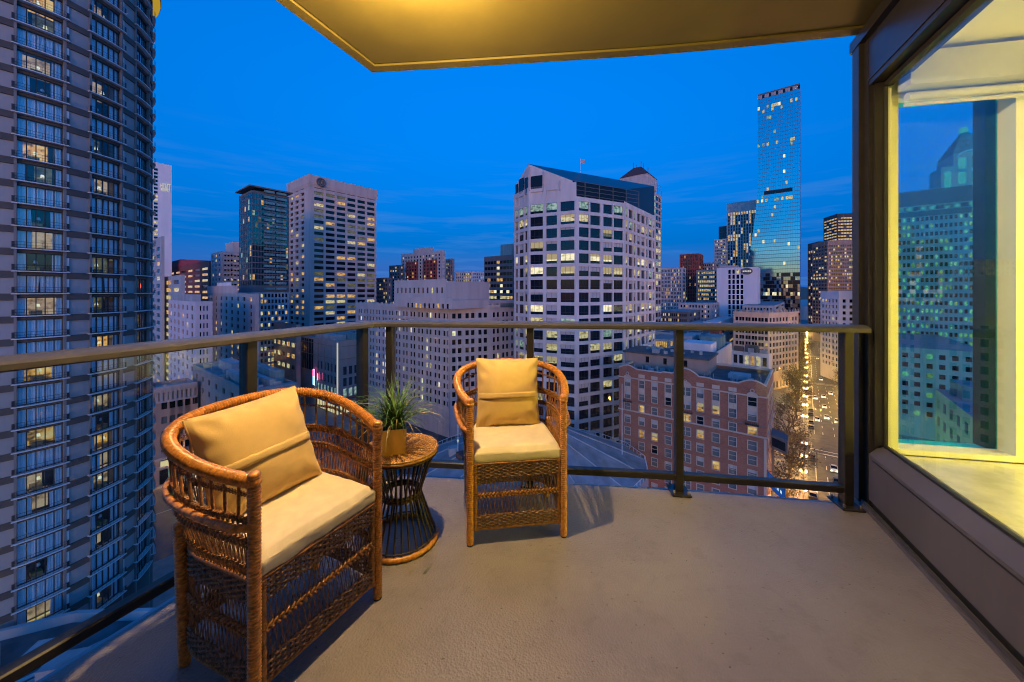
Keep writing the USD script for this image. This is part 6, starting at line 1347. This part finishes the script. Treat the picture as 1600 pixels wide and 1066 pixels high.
MB().prism([p0 + CD * 2 - SD * 3, p0 + CD * 2 - SD * 12, p0 + CD * 14 - SD * 12, p0 + CD * 14 - SD * 3], -23.5, -20.2).build('roof_house', 'roof_teal', t); MB().prism([p1 + CD * 12 + SD * 5, p1 + CD * 12 + SD * 9, p1 + CD * 18 + SD * 9, p1 + CD * 18 + SD * 5], -23.5, -21.6).build('roof_house', 'roof_teal', t)
# ---------------------------------------------------------------- low roofed hall between the towers
hc = np.array([4.0, 88.0]); zr, ze = zat(652, 88), -38.6; n = 16; A = np.arange(n) * 2 * math.pi / n
t = Thing('tent_roofed_hall', 'low hall with a broad blue-grey tent shaped roof, behind the right armchair', 'hall', (*hc, G)); rad = np.where(np.cos(A) > 0, 27.5, 25.0)
ring_ = np.c_[hc[0] + rad * np.cos(A), hc[1] + 21 * np.sin(A)]; MB().prism(ring_, G, ze).build('wall', 'mall_stone', t); 
for k in range(n):
    a, c_ = ring_[k], ring_[(k + 1) % n]; MB().add([(*a, ze + .02), (*c_, ze + .02), (*(hc + (c_ - hc) * .06), zr), (*(hc + (a - hc) * .06), zr)], [[0, 1, 2, 3]]).build('roof_panel', 'roof_grey', t)
m = MB()
for k in range(n): m.tube([(*ring_[k], ze + .1), (*(hc + (ring_[k] - hc) * .06), zr + .1)], .14, 4)
m.build('roof_rib', 'hvac', t, kind='stuff'); m = MB(); q = np.vstack([ring_, ring_[:1]]); rs = resample(q, step=1.6)
for s in rs: m.cyl((*s, ze), (*s, ze + 1.0), .05, 4)
m.tube(np.c_[rs, np.full(len(rs), ze + 1.0)], .06, 4); m.build('roof_railing', 'pole_white', t, kind='stuff'); MB().cbox((hc[0] - 13, hc[1] - 6, (zr + ze) / 2 - 1.0), (6, 3, 1.2), .6).build('skylight', 'attic_glass', t); MB().cbox((hc[0] - 17.5, hc[1] - 3, (zr + ze) / 2 - 1.6), (2, 2, 1.8), .3).build('roof_unit', 'hvac', t)
for k, (px, y0, y1, Z) in enumerate(((715.5, 560, 690, 84), (972, 600, 745, 86))):
    t = Thing('flagpole', ('bare white pole left of the right armchair' if k == 0 else 'bare white pole just right of the right armchair') + ' above the hall', 'pole', (*pt(px, Z), zat(y1, Z) - 4)); q = pt(px, Z); MB().cyl((*q, zat(y1, Z) - 4), (*q, zat(y0, Z)), .09, 6, .05).build('pole', 'pole_white', t); MB().sphere((*q, zat(y1, Z) + .2), .25, 1).build('base_light', 'sign_white', t)

# ---------------------------------------------------------------- street lamps, trees, cars
def lamp_proto(loc, label):
    t = Thing('street_lamp', label, 'street lamp', loc, math.atan2(CD[1], CD[0]), group='twin globe street lamps along the avenue', local=True)
    m = MB(); m.cyl((0, 0, 0), (0, 0, .7), .16, 8, .11).cyl((0, 0, .7), (0, 0, 5.3), .085, 6, .06).cyl((-.55, 0, 5.15), (.55, 0, 5.15), .05, 6); m.build('pole', 'pole_grey', t)
    for x in (-.55, .55): MB().cyl((x, 0, 5.15), (x, 0, 5.3), .1, 6).build('bracket', 'pole_grey', t); MB().sphere((x, 0, 5.52), .2, 1).build('globe', 'lamp_amber', t, smooth=True)
    return t
spots = []
for k, tt in enumerate(list(np.arange(106, 166, 12)) + list(np.arange(188, 288, 18)) + list(np.arange(308, 408, 24)) + list(np.arange(430, 700, 30))):
    spots.append((along(-.9, tt, G + .13), 'left'))
    if tt > 150: spots.append((along(14.9, tt + 4, G + .13), 'right'))
LG = {'left': 'twin globe street lamp on the left pavement of the avenue', 'right': 'twin globe street lamp on the right pavement of the avenue'}
GR = {'left': 'street lamps on the left side of the avenue', 'right': 'street lamps on the right side of the avenue'}
lp = lamp_proto(spots[0][0], LG['left']); tag(lp.prim, group=GR['left'])
for o_, t_ in ((-142.5, 26), (-106, 44)): copy_of(lp.path, 'street_lamp', 'street lamp by the crossing at the foot of the round tower', 'street lamp', along(o_, t_, G), 0.3, 'street lamps by the round tower')
for loc, sd in spots[1:]: copy_of(lp.path, 'street_lamp', LG[sd], 'street lamp', loc, math.atan2(CD[1], CD[0]), GR[sd])

def tree_proto(loc, label, seed, leaves, group=None, cat='tree'):
    t = Thing('street_tree', label, cat, loc, 0, group=group, local=True); r = random.Random(seed); tr, tw, lf = MB(), MB(), MB()
    def grow(p, d, L, rad, lev):
        n = 4; pts = [p]; 
        for k in range(n):
            d = d + np.array([r.gauss(0, .10), r.gauss(0, .10), r.gauss(.03, .06)]); d /= np.linalg.norm(d); p = p + d * L / n; pts.append(p)
        (tr if lev < 2 else tw).tube(pts, np.linspace(rad, rad * .6, n + 1), 6 if lev < 2 else 4, cap=False)
        if lev >= 3:
            for k in range(leaves):
                q = pts[r.randint(1, n)] + np.array([r.gauss(0, .45) for _ in range(3)]); a = np.array([r.gauss(0, 1) for _ in range(3)]); a /= np.linalg.norm(a); e = np.cross(a, [r.gauss(0, 1) for _ in range(3)]); e /= np.linalg.norm(e); s = r.uniform(.10, .22); lf.quad(q - a * s, q + e * s * .6, q + a * s, q - e * s * .6)
        if lev < 4:
            for k in range({0: 5, 1: 4, 2: 4, 3: 3}[lev]):
                f = r.uniform(.4, 1) if lev else r.uniform(.75, 1); q = pts[0] + (pts[-1] - pts[0]) * f; az = r.uniform(0, 6.283); sp = r.uniform(.45, .95); b_ = np.array([math.cos(az), math.sin(az), 0]); nd = d * math.cos(sp) + (b_ - d * (b_ @ d)) * math.sin(sp); nd /= np.linalg.norm(nd); grow(q, nd, L * r.uniform(.55, .8), rad * .5, lev + 1)
    grow(np.zeros(3), np.array([0, 0, 1.0]), 4.6, .24, 0)
    tr.build('trunk', 'bark', t); tw.build('branches', 'bark', t); lf.build('crown', 'street_leaf', t); return t
TL = ['bare branching street tree over the left pavement of the avenue', 'leafier brown street tree on the left pavement of the avenue', 'street tree on the right pavement of the avenue']
TG = ['bare trees on the left side of the avenue', 'leafier trees on the left side of the avenue', 'trees on the right side of the avenue']
P_ = []; rr = random.Random(77)
near = tree_proto(along(-3.6, 99, G + .13), 'large bare tree nearest on the avenue, beside the brick hotel', 5, 1)
lo_ = tree_proto(along(-4.0, 112, G + .13), 'second street tree on the avenue with a few brown leaves', 9, 3)
for k, tt in enumerate(list(np.arange(121, 166, 8)) + list(np.arange(186, 288, 8)) + list(np.arange(306, 408, 11)) + list(np.arange(428, 536, 18))):
    s = rr.uniform(1.15, 1.5); v = 0 if k % 2 else 1; copy_of((near if v == 0 else lo_).path, 'street_tree', TL[v], 'tree', along(-4.2 + rr.uniform(-.6, .6), tt, G + .13), rr.uniform(0, 6), TG[v], s)
    if tt > 180: copy_of(lo_.path, 'street_tree', TL[2], 'tree', along(17.2 + rr.uniform(-.4, .4), tt + 3, G + .13), rr.uniform(0, 6), TG[2], rr.uniform(1.05, 1.4))
copy_of(near.path, 'street_tree', 'small tree on the corner beside the round tower', 'tree', along(-115.5, 6, G), 1.0, None, .55)

def car_proto(loc, yaw, label, paint, group=None, lights=True):
    t = Thing('car', label, 'car', loc, yaw, group=group, local=True)
    prof = [(-2.2, .35), (-2.25, .75), (-2.0, .92), (-1.2, .98), (.75, .98), (1.9, .86), (2.2, .68), (2.22, .35)]
    def loft(prof, ws): 
        n = len(prof); v = [(x, -w, z) for (x, z), w in zip(prof, ws)] + [(x, w, z) for (x, z), w in zip(prof, ws)]; mb = MB(); i = np.arange(n)
        mb.add(v, np.c_[i, (i + 1) % n, (i + 1) % n + n, i + n][:, ::-1]); mb.cap_ = None; mb.add(v[:n], [[0, k, k + 1] for k in range(1, n - 1)]); mb.add(v[n:], [[0, k + 1, k] for k in range(1, n - 1)]); return mb
    loft(prof, [.86, .9, .88, .86, .86, .84, .82, .84]).build('body', paint, t); loft([(-1.75, .97), (-1.15, 1.42), (.1, 1.44), (.85, .97)], [.80, .64, .64, .78]).build('windows', 'dark_glass', t); loft([(-1.12, 1.425), (-1.05, 1.47), (.0, 1.48), (.08, 1.43)], [.63, .6, .6, .63]).build('car_roof', paint, t)
    for x in (-1.35, 1.38):
        for y in (-.82, .82): MB().cyl((x, y - .1, .33), (x, y + .1, .33), .33, 12).build('wheel', 'rubber', t)
    if lights:
        for y in (-.62, .62): MB().cbox((2.22, y, .66), (.08, .3, .14)).build('headlight', 'head_light', t); MB().cbox((-2.25, y, .75), (.06, .3, .12)).build('taillight', 'tail_light', t)
    return t
yt, ya = math.atan2(-SD[1], -SD[0]), math.atan2(SD[1], SD[0])
c0 = car_proto(along(6.3, 151, G + .02), yt, 'white car driving towards the viewer near the lit crossing', 'car_white')
c1 = car_proto(along(6.6, 142, G + .02), ya, 'dark car just in front of the white car on the avenue', 'car_dark', lights=False)
c2 = car_proto(along(12.6, 116, G + .02), ya, 'red car parked at the right kerb near the railing post', 'car_red')
gh = 'oncoming cars with bright headlights far along the avenue'; rr = random.Random(4)
for k, (o, tt) in enumerate([(3.2, 205), (6.4, 211), (9.6, 207), (6.2, 230), (3.1, 246), (6.4, 252), (9.6, 262), (6.3, 300), (9.6, 350), (6.4, 395), (9.8, 460)]): copy_of(c0.path, 'car', 'oncoming car with bright headlights far along the avenue', 'car', along(o, tt, G + .02), yt, gh)
for k, tt in enumerate((120, 128, 158, 192, 199, 212, 219)): copy_of(c1.path, 'car', 'dark car parked along the left kerb of the avenue', 'car', along(1.1, tt, G + .02), ya, 'dark cars parked along the avenue')
for k, (o, tt, lab) in enumerate([(-112, 42, 'white car parked by the corniced building'), (-109.5, 46, 'second white car parked nearer the corniced building')]): copy_of(c0.path, 'car', lab, 'car', along(o, tt, G + .02), ya + 1.2)
for k, (x, y, lab) in enumerate([(33, 62, 'white vehicle parked below the front railing, left of the brick hotel'), (38, 60, 'pale vehicle parked below the front railing, nearer the brick hotel'), (26, 65, 'vehicle parked below the front railing beside the hall')]): copy_of(c0.path, 'car', lab, 'car', (x, y, G + .02), .3 + k * .2)
t = Thing('traffic_signal', 'traffic signal glowing orange over the far crossing of the avenue', 'traffic light', along(-.5, 203, G)); q = along(-.5, 203, G); m = MB(); m.cyl(q, (q[0], q[1], G + 6), .1, 6).cyl((q[0], q[1], G + 5.8), (*along(4.5, 203)[:2], G + 5.8), .07, 6); m.build('mast', 'pole_grey', t)
for o in (2.6, 4.3): p = along(o, 202.8); MB().cbox((p[0], p[1], G + 5.4), (.35, .3, 1.0), math.atan2(CD[1], CD[0])).build('signal_box', 'black_metal', t); MB().sphere((p[0] - SD[0] * .2, p[1] - SD[1] * .2, G + 5.4), .16, 1).build('signal_light', 'signal_amber', t)
